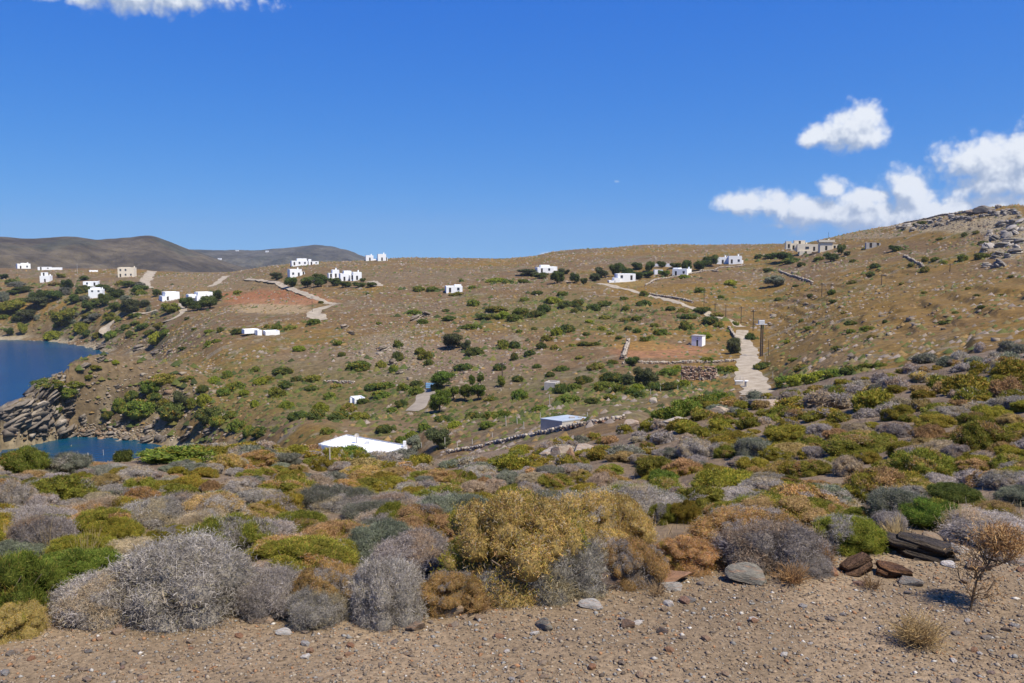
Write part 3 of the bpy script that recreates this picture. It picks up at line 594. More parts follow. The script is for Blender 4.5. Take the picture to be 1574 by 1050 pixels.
for (x, y, w, h, lb) in [(337, 400, 5, 3, 'tiny white house at the foot of the far blue hill'), (410, 388, 4, 2.5, 'tiny white house high on the far blue hill'), (364, 386, 4, 1.5, 'tiny white speck house left on the far hill crest')]:
    d = pix_dir(x, y); hl = HILLS[1]; sl_ = d[2] / math.hypot(d[0], d[1]); col_ = hl[2][int(np.argmin(np.abs(hl[0] - math.atan2(d[0], d[1]))))]; bl_ = np.argwhere(sl_ * hl[1] < col_); r = float(hl[1][int(bl_[0][0])]) - 6 if len(bl_) else 3050.0; s = r / math.hypot(d[0], d[1]); p = Vector((d[0] * s, d[1] * s, d[2] * s)); m = mpp(p)
    e = obj('house', None, loc=p, label=lb, cat='house'); flat_block(e, M['white'], -w * m / 2, w * m / 2, 0, 8, -4, h * m, *auto_ops(-w * m / 2, w * m / 2, 0, h * m, 5))

# the white hut with its doorway
def hut():
    p = hit(1070, 532, 60); m = mpp(p); e = obj('hut', None, loc=p, label='small white hut with black doorway above the red bank', cat='hut'); az = math.atan2(p.x, p.y)
    e.rotation_euler = (0, 0, -az + R(-22)); w = 17 * m; h = 15.5 * m
    flat_block(e, M['white'], -w * .45, w * .55, 0, w * .8, -.8, h, [(.05 * w, .12 * w, h * .72, h * .84)], [(w * .0, w * .18, 0, h * .62)], None)
    boxo('roof_slab', M['grey'], e, -w * .45 - .1, w * .55 + .1, -.1, w * .8 + .1, h + .003, h + .16)
hut()
# the large white flat roof in the dip
def roof_house():
    zr = -27.0
    def at(px, py): d = pix_dir(px, py); s = zr / d[2]; return Vector((d[0] * s, d[1] * s, zr))
    A, B, Cc = at(489, 682), at(533, 667.5), at(626, 684); Dd = A + Cc - B
    o = (A + B + Cc + Dd) / 4; o.z = height(o.x, o.y)
    e = obj('building', None, loc=o, label='white flat-roofed building sunk in the valley, roof seen from above', cat='building')
    q = [v - Vector((o.x, o.y, 0)) for v in (A, B, Cc, Dd)]; zt = zr - o.z
    bm = bmesh.new(); low = [bm.verts.new((v.x, v.y, -1.5)) for v in q]; top = [bm.verts.new((v.x, v.y, zt)) for v in q]
    for i in range(4): bm.faces.new([low[i], low[(i+1) % 4], top[(i+1) % 4], top[i]])
    f = bm.faces.new(top); r = bmesh.ops.inset_region(bm, faces=[f], thickness=.28)
    bmesh.ops.translate(bm, verts=f.verts, vec=(0, 0, -.22)); bmesh.ops.recalc_face_normals(bm, faces=bm.faces)
    w = bm_obj('wall', bm, M['white'], e)
    c = at(548, 679) - Vector((o.x, o.y, o.z)); c.z = zt - .2
    bm = bmesh.new(); bmesh.ops.create_cone(bm, cap_ends=True, segments=14, radius1=.05, radius2=.04, depth=1.0, matrix=Matrix.Translation(c + Vector((0, 0, .5))))
    bm_obj('mast', bm, M['wood'], e)
    bm = bmesh.new(); bmesh.ops.create_uvsphere(bm, u_segments=18, v_segments=10, radius=.36)
    bmesh.ops.delete(bm, geom=[v for v in bm.verts if v.co.z > -.1], context='VERTS'); bmesh.ops.scale(bm, vec=(1, 1, .55), verts=bm.verts)
    bmesh.ops.transform(bm, matrix=Matrix.Translation(c + Vector((.05, -.05, 1.15))) @ Matrix.Rotation(R(55), 4, 'X'), verts=bm.verts); bmesh.ops.solidify(bm, geom=bm.faces[:], thickness=.03)
    bm_obj('satellite_dish', bm, M['grey'], e)
    k = at(622, 684.5) - Vector((o.x, o.y, o.z)); boxo('chimney', M['white'], e, k.x - .2, k.x + .2, k.y - .2, k.y + .2, zt - .2, zt + .6)
    boxo('vent', M['metal'], e, .2, .8, 1.0, 1.5, zt - .22, zt + .15)
roof_house()
def tank():
    p0 = hit(866, 657, 62); zr = p0.z + .8
    for _ in range(8):
        d = pix_dir(866, 645); q_ = d * (zr / d[2]); zr = .5 * zr + .5 * (height(q_[0], q_[1]) + .75)
    def at(px, py): d = pix_dir(px, py); s = zr / d[2]; return Vector((d[0] * s, d[1] * s, zr))
    A, B, Cc = at(831, 644.5), at(872, 639.3), at(905, 643.5); Dd = A + Cc - B; o = (A + Cc) / 2; o.z = height(o.x, o.y)
    e = obj('water_tank', None, loc=o, label='low concrete water tank with blue-grey flat roof behind stone wall', cat='water tank')
    q = [v - Vector((o.x, o.y, 0)) for v in (A, B, Cc, Dd)]; zt = zr - o.z
    bm = bmesh.new(); low = [bm.verts.new((v.x, v.y, -2.0)) for v in q]; top = [bm.verts.new((v.x, v.y, zt)) for v in q]
    for i in range(4): bm.faces.new([low[i], low[(i+1) % 4], top[(i+1) % 4], top[i]])
    bm.faces.new(top); bmesh.ops.recalc_face_normals(bm, faces=bm.faces); bm_obj('wall', bm, M['grey'], e)
    bm = bmesh.new(); cc = sum(q, Vector()) / 4
    a = [bm.verts.new((cc.x + (v.x - cc.x) * 1.03, cc.y + (v.y - cc.y) * 1.03, zt + .004)) for v in q]; b = [bm.verts.new((cc.x + (v.x - cc.x) * 1.03, cc.y + (v.y - cc.y) * 1.03, zt + .12)) for v in q]
    for i in range(4): bm.faces.new([a[i], a[(i+1) % 4], b[(i+1) % 4], b[i]])
    bm.faces.new(b); bm.faces.new(a[::-1]); bmesh.ops.recalc_face_normals(bm, faces=bm.faces); bm_obj('roof', bm, M['tank'], e)
    boxo('hatch', M['grey'], e, .5, 1.1, -.3, .3, zt + .123, zt + .25); boxo('hatch', M['grey'], e, 1.5, 1.9, .0, .3, zt + .123, zt + .22)
tank()
def gate():
    p = hit(663, 597, 60); m = mpp(p); e = obj('gate', None, loc=p, label='light blue double-leaf metal gate at the top of concrete path', cat='gate'); e.rotation_euler = (0, 0, -math.atan2(p.x, p.y) + R(-6))
    w = 17 * m / 2; h = 8.5 * m
    for s in (-1, 1):
        l = boxo('gate_leaf', M['bluepaint'], e, min(0.03 * s, w * s), max(0.03 * s, w * s), 0, .05, .1, h)
        for f in (.3, .6): boxo('rail', M['frame'], l, min(0.06 * s, w * s * .97), max(0.06 * s, w * s * .97), -.03, -.003, .1 + h * f, .18 + h * f)
        boxo('post', M['wood'], e, min(w * s * 1.02, w * s * 1.02 + .15 * s), max(w * s * 1.02, w * s * 1.02 + .15 * s), -.05, .12, -.5, h + .15)
gate()

# ------------------------------------------------------------------ dry-stone walls
def rock_pts(n, sx, sy, sz, rs):
    """n small irregular stones: 8-corner boxes, jittered"""
    b = np.array([(x, y, z) for z in (-.5, .5) for y in (-.5, .5) for x in (-.5, .5)])
    v = b[None] * np.stack([rs.uniform(.6, 1.3, n) * sx, rs.uniform(.6, 1.2, n) * sy, rs.uniform(.6, 1.3, n) * sz], -1)[:, None, :]
    return v * (1 + rs.uniform(-.28, .28, (n, 8, 3)))
BOXF = np.array([(0, 2, 3, 1), (4, 5, 7, 6), (0, 1, 5, 4), (1, 3, 7, 5), (3, 2, 6, 7), (2, 0, 4, 6)])
def rotz(v, a):
    c, s = np.cos(a)[:, None], np.sin(a)[:, None]; return np.stack([v[..., 0] * c - v[..., 1] * s, v[..., 0] * s + v[..., 1] * c, v[..., 2]], -1)
def stone_wall(pts, hgt, thick, label, sz=.32, seed=1, rmin=60, pale_top=True):
    rs = np.random.RandomState(seed); P = [hit(x, y, rmin) for x, y in pts]; xy = np.array([(p.x, p.y) for p in P])
    t = np.concatenate([[0], np.cumsum(np.hypot(*np.diff(xy, axis=0).T))]); Lw = t[-1]
    e = obj('dry_stone_wall', None, loc=P[0], label=label, cat='stone wall')
    rows = max(2, int(hgt / (sz * .62))); vs, cs = [], []; q = np.arange(0, Lw, sz * .95)
    xx, yy = np.interp(q, t, xy[:, 0]), np.interp(q, t, xy[:, 1]); gz = np.array([height(a, b) for a, b in zip(xx, yy)]); k = np.ones(7) / 7
    gz = np.convolve(np.pad(gz, 3, 'edge'), k, 'valid'); ang = np.arctan2(np.gradient(yy), np.gradient(xx)) if len(q) > 1 else np.zeros(1)
    nx, ny = -np.sin(ang), np.cos(ang)
    for rw in range(-1, rows):
        for side in (-1, 1):
            n = len(q); v = rotz(rock_pts(n, sz * 1.05, thick * .55, sz * .68, rs), ang)
            c = np.stack([xx + nx * thick * .25 * side, yy + ny * thick * .25 * side, gz + (rw + .5) * sz * .62 + rs.uniform(-.04, .04, n)], -1) + rs.uniform(-.05, .05, (n, 3))
            keep = rs.random_sample(n) > (.38 if rw == rows - 1 else .12); v = (v + c[:, None, :])[keep]; vs.append(v)
            base = np.array([(.20, .15, .11), (.27, .20, .15), (.15, .12, .10), (.32, .27, .21), (.24, .14, .09)])[rs.randint(0, 5, len(v))]
            if rw == rows - 1 and pale_top: base = np.array([(.36, .30, .23), (.42, .36, .29)])[rs.randint(0, 2, len(v))]
            cs.append(np.repeat(base, 8, 0))
    vs = np.concatenate(vs) - np.array(P[0]); n = len(vs)
    f = (np.arange(n)[:, None, None] * 8 + BOXF[None]).reshape(-1, 4)
    me = mk_mesh('stones', vs.reshape(-1, 3), [f], np.concatenate(cs), False, M['wallstone']); obj('stones', me, e, kind='stuff')
stone_wall([(690, 697), (715, 692), (760, 682), (800, 674), (835, 667), (880, 659), (920, 651), (962, 644)], .62, .6, 'dry-stone wall with pale top running below the blue-grey tank', .34, 1, 62)
stone_wall([(992, 440), (1006, 432), (1029, 428), (1064, 421), (1111, 412), (1145, 408)], .8, .7, 'stone field wall climbing to the twin cube houses', .6, 2)
stone_wall([(998, 452), (1030, 458), (1066, 466)], .7, .7, 'short dark stone wall beside the upper dirt road', .6, 3)
stone_wall([(1198, 417), (1222, 426), (1249, 437)], .75, .7, 'dark stone wall slanting down below the cream villa', .6, 4)
stone_wall([(1390, 394), (1404, 402), (1420, 413)], .7, .7, 'short stone wall on right hill below the pale rock', .6, 5)
stone_wall([(1075, 417), (1095, 417), (1103, 418)], 1.1, .7, 'broken reddish stone wall on the terraces under the twin cubes', .6, 6)
stone_wall([(958, 560), (1010, 559), (1060, 558), (1130, 556)], 0.8, .6, 'low retaining wall along the foot of the red bank', .45, 7)
stone_wall([(957, 553), (962, 541), (966, 527)], 1.4, .9, 'white-washed broken wall end left of the red bank', .5, 8)
stone_wall([(1120, 505), (1128, 517), (1137, 532)], 1.0, .6, 'roadside stone parapet beside dark tree above the hut', .45, 9)
stone_wall([(1390, 337), (1440, 333), (1490, 327)], .8, .9, 'stone wall running along the right skyline to hilltop rock', .6, 10)
stone_wall([(500, 588), (520, 589), (545, 590)], .6, .6, 'old terrace wall below the central scree', .5, 11)
stone_wall([(1080, 585), (1092, 582), (1106, 580)], .5, .5, 'low rubble edge right of the ruined byre', .4, 12)
def ruin():
    p = hit(1075, 584, 60); m = mpp(p); rs = np.random.RandomState(3)
    e = obj('stone_ruin', None, loc=p, label='ruined reddish stone byre with collapsed wall below the hut', cat='ruin'); e.rotation_euler = (0, 0, -math.atan2(p.x, p.y))
    w = 52 * m; vs, cs = [], []
    for (x0, x1, d0, top) in [(-.5, -.1, 0, 2.4), (.02, .5, 0, 1.7), (-.5, .5, 3.0, 2.8)]:
        for rw in range(int(top / .28)):
            q = np.arange(x0 * w, x1 * w, .42); q = q[rs.random_sample(len(q)) > .12 * rw / 3]
            v = rock_pts(len(q), .45, .6, .32, rs) + np.stack([q, np.full(len(q), d0) + rs.uniform(-.1, .1, len(q)), np.full(len(q), rw * .28)], -1)[:, None, :]; vs.append(v)
            cs.append(np.repeat(np.array([(.26, .17, .12), (.32, .20, .14), (.20, .14, .11), (.36, .28, .21)])[rs.randint(0, 4, len(q))], 8, 0))
    vs = np.concatenate(vs); f = (np.arange(len(vs))[:, None, None] * 8 + BOXF[None]).reshape(-1, 4)
    obj('stones', mk_mesh('stones', vs.reshape(-1, 3), [f], np.concatenate(cs), False, M['wallstone']), e, kind='stuff')
    boxo('lintel', M['wood'], e, -.16 * w, .08 * w, -.25, .25, 2.0, 2.25)
ruin()
def parapet(px, py, w, h, yaw, label):
    p = hit(px, py, 60); m = mpp(p); e = obj('parapet', None, loc=p, label=label, cat='parapet'); e.rotation_euler = (0, 0, -math.atan2(p.x, p.y) + R(yaw))
    boxo('wall', M['grey'], e, -w * m / 2, w * m / 2, -.2, .2, -.6, h * m, .04); boxo('coping', M['white'], e, -w * m / 2 - .06, w * m / 2 + .06, -.26, .26, h * m + .003, h * m + .1)
parapet(1147, 595, 8, 9, 75, 'dark concrete parapet at the lower end of dirt road')
parapet(1136, 591, 12, 5, 12, 'low pale concrete parapet left of the road end')

# ------------------------------------------------------------------ poles and posts
def cyl(bm, p0, p1, r0, r1, seg=7):
    p0, p1 = Vector(p0), Vector(p1); d = p1 - p0
    mt = Matrix.Translation((p0 + p1) / 2) @ d.to_track_quat('Z', 'Y').to_matrix().to_4x4()
    bmesh.ops.create_cone(bm, cap_ends=True, segments=seg, radius1=r0, radius2=r1, depth=d.length, matrix=mt)
def pole(px, yt, yb, label, r=.13, arm=True, lean=0, name='utility_pole', cat='utility pole', mat='wood', group='wooden utility poles', rmin=60):
    p = hit(px, yb, rmin); h = (yb - yt) * mpp(p); e = obj(name, None, loc=p, label=label, cat=cat, group=group)
    bm = bmesh.new(); cyl(bm, (0, 0, -.6), (lean * h, 0, h), r, r * .7); bm_obj('shaft', bm, M[mat], e)
    if arm:
        a = boxo('crossarm', M[mat], e, lean * h - .8, lean * h + .8, -.06 - r, .06 - r, h - .5, h - .36)
        for i in (-.7, 0.25, .7):
            bm = bmesh.new(); cyl(bm, (lean * h + i, -r, h - .36), (lean * h + i, -r, h - .18), .05, .04, 6); bm_obj('insulator', bm, M['metal'], a)
    return e, h
pole(1157.5, 476, 509, 'utility pole at the bend where dirt road levels out'); pole(1139, 471, 497, 'utility pole beside the road, left of the bend pole'); pole(1115.5, 468, 488, 'utility pole third up the road from the bend')
pole(1099, 466, 486, 'utility pole fourth up the road from the bend'); pole(1082, 447, 471, 'utility pole highest beside the upper dirt road'); pole(772, 557, 579, 'utility pole alone in the valley right of the pines')
pole(1181, 522, 547, 'thin pole right beside the transformer pole', .09, False); pole(1263, 435, 455, 'utility pole on the right hill below dark wall'); pole(1355, 421, 438, 'utility pole on the open right hill slope')
pole(1460, 405, 418, 'utility pole below the pale rock face'); pole(1273, 357, 372, 'thin mast behind the cream house', .09, False); pole(480, 455, 480, 'utility pole by the red earth cut road', .1); pole(482, 430, 446, 'utility pole above the red earth cut', .1)
pole(119, 405, 420, 'thin pale mast between the far left houses', .09, False, mat='metal'); pole(955, 532, 553, 'slanting pole beside the broken wall end', .1, False, .12)
e, h = pole(1169, 497, 548, 'thick dark transformer pole with pale platform beside the road', .24, False)
boxo('platform', M['metal'], e, -1.3, 1.3, -.5, .5, h - .3, h - .15); t_ = boxo('transformer', M['metal'], e, -.7, .7, -.4, .4, h - .147, h + .75, .05)
bm = bmesh.new(); cyl(bm, (.42, 0, -.6), (.42, 0, h - .3), .17, .13); bm_obj('shaft', bm, M['wood'], e)
POSTS = [(136, 696, 713, 30), (160, 691, 709, 30), (176, 697, 709, 30), (223, 694, 702, 30), (507, 686, 709, 14), (684, 672, 690, 60), (703, 679, 687, 60), (726, 675, 683, 60), (757, 665, 674, 60), (648, 680, 688, 60), (778, 640, 655, 60), (795, 640, 652, 60), (805, 648, 660, 60),
         (830, 634, 646, 60), (845, 606, 622, 60), (903, 634, 642, 60), (1131, 579, 588, 60), (1137, 578, 590, 60), (1142, 580, 591, 60), (1076, 576, 586, 60), (1092, 577, 585, 60), (1042, 593, 600, 60), (1030, 590, 598, 60), (1015, 594, 602, 60), (1063, 590, 597, 60), (1188, 572, 582, 60), (1176, 546, 556, 60), (616, 592, 600, 60), (1000, 598, 606, 60)]
for (x, yt, yb, rm) in POSTS:
    p = hit(x, yb, 5 if rm < 60 else 60); h = (yb - yt) * mpp(p); near = p.y < 60
    bm = bmesh.new(); cyl(bm, (0, 0, -.3), (random.uniform(-.06, .06) * h, 0, h), (.02 if near else .06), (.018 if near else .05), 7)
    me = bpy.data.meshes.new('fence_post'); bm.to_mesh(me); bm.free(); me.materials.append(M['wallpost'] if 'wallpost' in M else M['grey'])
    o = obj('fence_post', me, loc=p); queue_label(o, 'thin weathered fence post', x, yb, 'fence post', 'fence posts')

# ------------------------------------------------------------------ shrubs
PAL = {   # albedo palettes: (colour, weight)
 'grey':   [((.290,.252,.216), 5), ((.370,.325,.282), 4), ((.195,.165,.138), 3), ((.47,.415,.365), 1.8), ((.27,.225,.135), 1.8)],
 'dgrey':  [((.155,.155,.110), 5), ((.215,.200,.150), 4), ((.105,.120,.066), 3), ((.29,.26,.21), 1.2)],
 'green':  [((.165,.180,.022), 5), ((.245,.240,.032), 4), ((.090,.102,.016), 3), ((.34,.29,.048), 2), ((.33,.20,.045), 1.1)],
 'bright': [((.120,.170,.022), 5), ((.185,.230,.032), 4), ((.066,.096,.016), 3), ((.29,.285,.048), 1.6), ((.28,.19,.05), .6)],
 'dkgreen':[((.075,.105,.022), 5), ((.115,.145,.030), 4), ((.048,.068,.018), 2.5), ((.19,.185,.04), 1.4)],
 'olive':  [((.240,.200,.024), 5), ((.315,.250,.034), 4), ((.140,.135,.018), 3), ((.40,.25,.045), 2.2), ((.17,.19,.024), 2.4)],
 'ochre':  [((.430,.262,.070), 5), ((.54,.355,.115), 3.2), ((.290,.190,.050), 3), ((.200,.170,.034), 3), ((.44,.245,.110), 3), ((.42,.335,.23), 2.4), ((.25,.145,.06), 1.5)],
 'brown':  [((.365,.235,.095), 5), ((.450,.305,.140), 4), ((.245,.155,.062), 3), ((.27,.215,.06), 1.8)],
 'tan':    [((.385,.292,.182), 5), ((.475,.365,.240), 4), ((.280,.208,.122), 3), ((.31,.26,.18), 2)],
 'sage':   [((.200,.215,.135), 5), ((.265,.270,.185), 4), ((.135,.150,.090), 3), ((.31,.29,.21), 1.2)],
 'yellowgreen': [((.25,.27,.026), 5), ((.33,.335,.036), 4), ((.15,.18,.02), 3)],
  'oak':   [((.085,.098,.034), 5), ((.125,.135,.050), 4), ((.055,.065,.025), 3), ((.17,.165,.085), 1.2)],
 'pine':   [((.105,.150,.016), 5), ((.165,.205,.024), 4), ((.062,.088,.013), 3)],
}
def unit(v): return v / np.maximum(np.linalg.norm(v, axis=-1, keepdims=True), 1e-9)
def ball(c, r, nu=9, nv=6):
    th = np.linspace(0, 2 * math.pi, nu, endpoint=False); ph = np.linspace(0.05, math.pi - .05, nv)
    v = np.array([(c[0] + r * math.sin(p) * math.cos(t), c[1] + r * math.sin(p) * math.sin(t), c[2] + r * math.cos(p)) for p in ph for t in th])
    f = [(i * nu + j, i * nu + (j + 1) % nu, (i + 1) * nu + (j + 1) % nu, (i + 1) * nu + j) for i in range(nv - 1) for j in range(nu)]
    return v, np.array(f)
def shrub_mesh(name, kind, n, seed, ll, lw, nl=14, style='leaf', lump=(.26, .42), up=.35, dome=True, jitter=.75, patch=None, spread=.85):
    """a cushion of radius 1 and height 1: many lumps, each thick with single leaves or forked twigs"""
    rs = np.random.RandomState(seed); cs, rad = [], []
    for k in range(nl):
        r = rs.uniform(*lump); a = rs.uniform(0, 2 * math.pi); q = math.sqrt(rs.uniform(0, 1)) * (1 - r * spread)
        top = math.sqrt(max(0, 1 - (q / 1.02) ** 2.2)) * rs.uniform(.82, 1.0)
        z = max(top - r, -.05) if dome else rs.uniform(-1 + r, 1 - r) * math.sqrt(max(.05, 1 - q * q))
        cs.append((q * math.cos(a), q * math.sin(a), z)); rad.append(r)
    if dome:
        cs.append((0, 0, .02)); rad.append(.70); cs.append((.28, .1, 0)); rad.append(.55); cs.append((-.28, -.1, 0)); rad.append(.55)
        for k in range(5): a = rs.uniform(0, 6.28); cs.append((.62 * math.cos(a), .62 * math.sin(a), .05)); rad.append(.36)
    cs, rad = np.array(cs), np.array(rad)
    m = int(n * 2.6); w = rad ** 2 / (rad ** 2).sum(); li = rs.choice(len(rad), m, p=w); d = unit(rs.normal(size=(m, 3)))
    if dome: d[:, 2] = np.where(d[:, 2] < -.35, -d[:, 2], d[:, 2])
    rr = rad[li] * (1.02 - np.abs(rs.normal(0, .13, m)) + np.where(rs.random_sample(m) < .2, rs.uniform(0, .42, m), 0)); p = cs[li] + d * rr[:, None]
    dist = np.linalg.norm(p[:, None, :] - cs[None], axis=-1) / rad[None]; dist[np.arange(m), li] = 9
    keep = (dist.min(1) > .86) | (rs.random_sample(m) < .22)
    if dome: keep &= p[:, 2] > -.02
    p, d = p[keep][:n], d[keep][:n]; n = len(p)
    pal = PAL[kind]; pc = np.array([c for c, _ in pal]); pw = np.array([w for _, w in pal], float)
    pn = fbm(p[:, 0] * 2.3 + seed, p[:, 1] * 2.3 + p[:, 2] * 1.7, 3, seed)                 # patches of one tone
    ci = rs.choice(len(pc), n, p=pw / pw.sum()); c = pc[ci] * rs.uniform(.75, 1.25, (n, 1)) * (1 + .35 * pn[:, None])
    if patch is not None:
        alt = np.array([q for q, _ in PAL[patch]])[rs.randint(0, len(PAL[patch]), n)]; t = sstep(*((.05, .35) if kind in ('ochre', 'brown', 'tan', 'grey') else (.28, .6)), fbm(p[:, 0] * 1.6 - seed, p[:, 1] * 1.6 - p[:, 2] * 2.1, 3, seed + 4))
        c = np.where((rs.random_sample(n) < t)[:, None], alt, c)
    L = ll * rs.uniform(.6, 1.4, n)[:, None]; W = lw * rs.uniform(.7, 1.3, n)[:, None]
    dr = unit(d + rs.normal(0, jitter, (n, 3)) + np.array([0, 0, up])); sd_ = unit(np.cross(dr, rs.normal(size=(n, 3))))
    vs, fs, cc = [], [], []
    def strip(a, b, wa, wb, col, side):
        k = sum(len(x) for x in vs); nn = len(a)
        v = np.stack([a - side * wa, a + side * wa, b + side * wb, b - side * wb], 1).reshape(-1, 3); vs.append(v)
        fs.append(k + np.arange(nn)[:, None] * 4 + np.arange(4)[None]); cc.append(np.repeat(col, 4, 0))
    if style == 'leaf': strip(p - dr * L * .4, p + dr * L * .6, W * .5, W * .22, c, sd_)
    else:                                        # twig: stem, then two forks
        mid_ = p + dr * L * .15; strip(p - dr * L * .5, mid_, W * .5, W * .4, c, sd_)
        for s in (-1, 1):
            d2 = unit(dr + s * sd_ * rs.uniform(.5, 1.3, (n, 1)) + rs.normal(0, .35, (n, 3))); s2 = unit(np.cross(d2, rs.normal(size=(n, 3))))
            strip(mid_, mid_ + d2 * L * rs.uniform(.35, .7, (n, 1)), W * .4, W * .22, c * rs.uniform(.9, 1.25, (n, 1)), s2)
    mean = (pc * pw[:, None]).sum(0) / pw.sum()
    for q, r in zip(cs, rad):
        v, f = ball(q, r * .80); k = sum(len(x) for x in vs); vs.append(v); fs.append(f + k); cc.append(np.tile(mean * .8, (len(v), 1)))  # opaque inner ball added to block light; its darker tone reads as shade
    return mk_mesh(name, np.concatenate(vs), fs, np.clip(np.concatenate(cc), .005, .8), False, M['fol'])
def tubes(name, paths, mat, seg=5, col=(.2, .15, .1), cols=None):
    vs, fs, cc = [], [], []; k = 0
    for ip, (pts, r0, r1) in enumerate(paths):
        pts = np.array(pts, float); n = len(pts); tg = unit(np.gradient(pts, axis=0)); ref = np.array([.31, .77, .1]); a = unit(np.cross(tg, ref)); b = np.cross(tg, a)
        r = np.linspace(r0, r1, n)[:, None]; th = np.linspace(0, 2 * math.pi, seg, endpoint=False)
        for t in th: pass
        ring = np.stack([pts + r * (a * math.cos(t) + b * math.sin(t)) for t in th], 1).reshape(-1, 3); vs.append(ring)
        for i in range(n - 1):
            for j in range(seg): fs.append((k + i * seg + j, k + i * seg + (j + 1) % seg, k + (i + 1) * seg + (j + 1) % seg, k + (i + 1) * seg + j))
        cc.append(np.tile(np.array(cols[ip] if cols else col), (len(ring), 1))); k += len(ring)
    return mk_mesh(name, np.concatenate(vs), [np.array(fs)], np.concatenate(cc), True, mat)
def stems_mesh(seed, n=16, col=(.16, .12, .09)):
    rs = np.random.RandomState(seed); P = []
    for i in range(n):
        a = rs.uniform(0, 6.28); e = rs.uniform(.5, .9); t = np.linspace(0, 1, 5)[:, None]
        end = np.array([math.cos(a) * e * .8, math.sin(a) * e * .8, rs.uniform(.25, .7)]); bend = rs.normal(0, .08, (5, 3)) * t
        P.append((np.array([math.cos(a) * .06, math.sin(a) * .06, -.05]) * (1 - t) + end * t + bend, .022, .008))
    return tubes('stems', P, M['straw'], 5, col)

PRO = {}
def proto(kind, lod, v):
    k = (kind, lod, v); PT = {'green': 'ochre', 'olive': 'green', 'brown': 'olive', 'tan': 'grey', 'bright': 'olive', 'dgrey': 'grey', 'sage': 'grey', 'ochre': 'olive', 'grey': 'tan'}.get(kind) if v != 1 else {'green': 'grey', 'olive': 'grey', 'brown': 'grey', 'ochre': 'grey', 'bright': 'green'}.get(kind)
    if k in PRO: return PRO[k]
    sd = abs(hash_str(kind)) % 1000 + v * 37 + lod * 7; tw = kind in ('grey', 'dgrey', 'tan')
    if lod == 0:
        if tw: me = shrub_mesh('twigs', kind, 17000, sd, .085, .0075, 16, 'twig', up=.15, jitter=.8, patch=PT)
        elif kind == 'ochre': me = shrub_mesh('leaves', kind, 34000, sd, .038, .006, 60, 'twig', (.08, .22), up=.3, jitter=.9, patch=PT)
        elif kind == 'brown': me = shrub_mesh('leaves', kind, 22000, sd, .05, .008, 36, 'twig', (.12, .26), up=.3, jitter=.9, patch=PT)
        else: me = shrub_mesh('leaves', kind, 36000, sd, .072, .009, 38, 'leaf', (.11, .27), up=.5, jitter=.7, patch=PT)
    elif lod == 1:
        if tw: me = shrub_mesh('twigs', kind, 4200, sd, .13, .013, 22, 'twig', (.14, .34), up=.15, jitter=.8, patch=PT)
        else: me = shrub_mesh('leaves', kind, 11000, sd, .085, .016, 34, 'leaf', (.10, .28), up=.45, jitter=.8, spread=.6, patch=PT)
    elif lod == 3: me = shrub_mesh('leaves', kind, 2600, sd, .11, .05, 26, 'leaf', (.13, .32), up=.3, jitter=.9, patch={'dkgreen': 'green', 'bright': 'olive', 'green': 'ochre'}.get(kind), spread=.45)
    else:
        if tw: me = shrub_mesh('twigs', kind, 900, sd, .22, .035, 11, 'twig', up=.15, jitter=.8, patch=PT)
        else: me = shrub_mesh('leaves', kind, 2400, sd, .13, .045, 13, 'leaf', (.24, .42), up=.4, jitter=.75, patch=PT)
    PRO[k] = me; return me
def hash_str(s):
    h = 7
    for ch in s: h = (h * 31 + ord(ch)) & 0xffffff
    return h
WORD = {'grey': ('grey thorn shrub', 'shrub'), 'dgrey': ('dark grey-green shrub', 'shrub'), 'green': ('olive-green cushion bush', 'bush'), 'bright': ('bright green bush', 'bush'), 'dkgreen': ('dark green bush', 'bush'),
        'olive': ('yellowish olive cushion bush', 'bush'), 'ochre': ('ochre-yellow cushion bush', 'bush'), 'brown': ('brown dried bush', 'bush'), 'tan': ('tan dried shrub', 'shrub'), 'sage': ('pale sage-green shrub', 'shrub'),
        'yellowgreen': ('yellow-green bush', 'bush'), 'pine': ('green pine bush', 'bush')}
STEM = {}
VB = []
OCC = []      # what the near slope already carries: (x, y, radius)
cnt = [0]
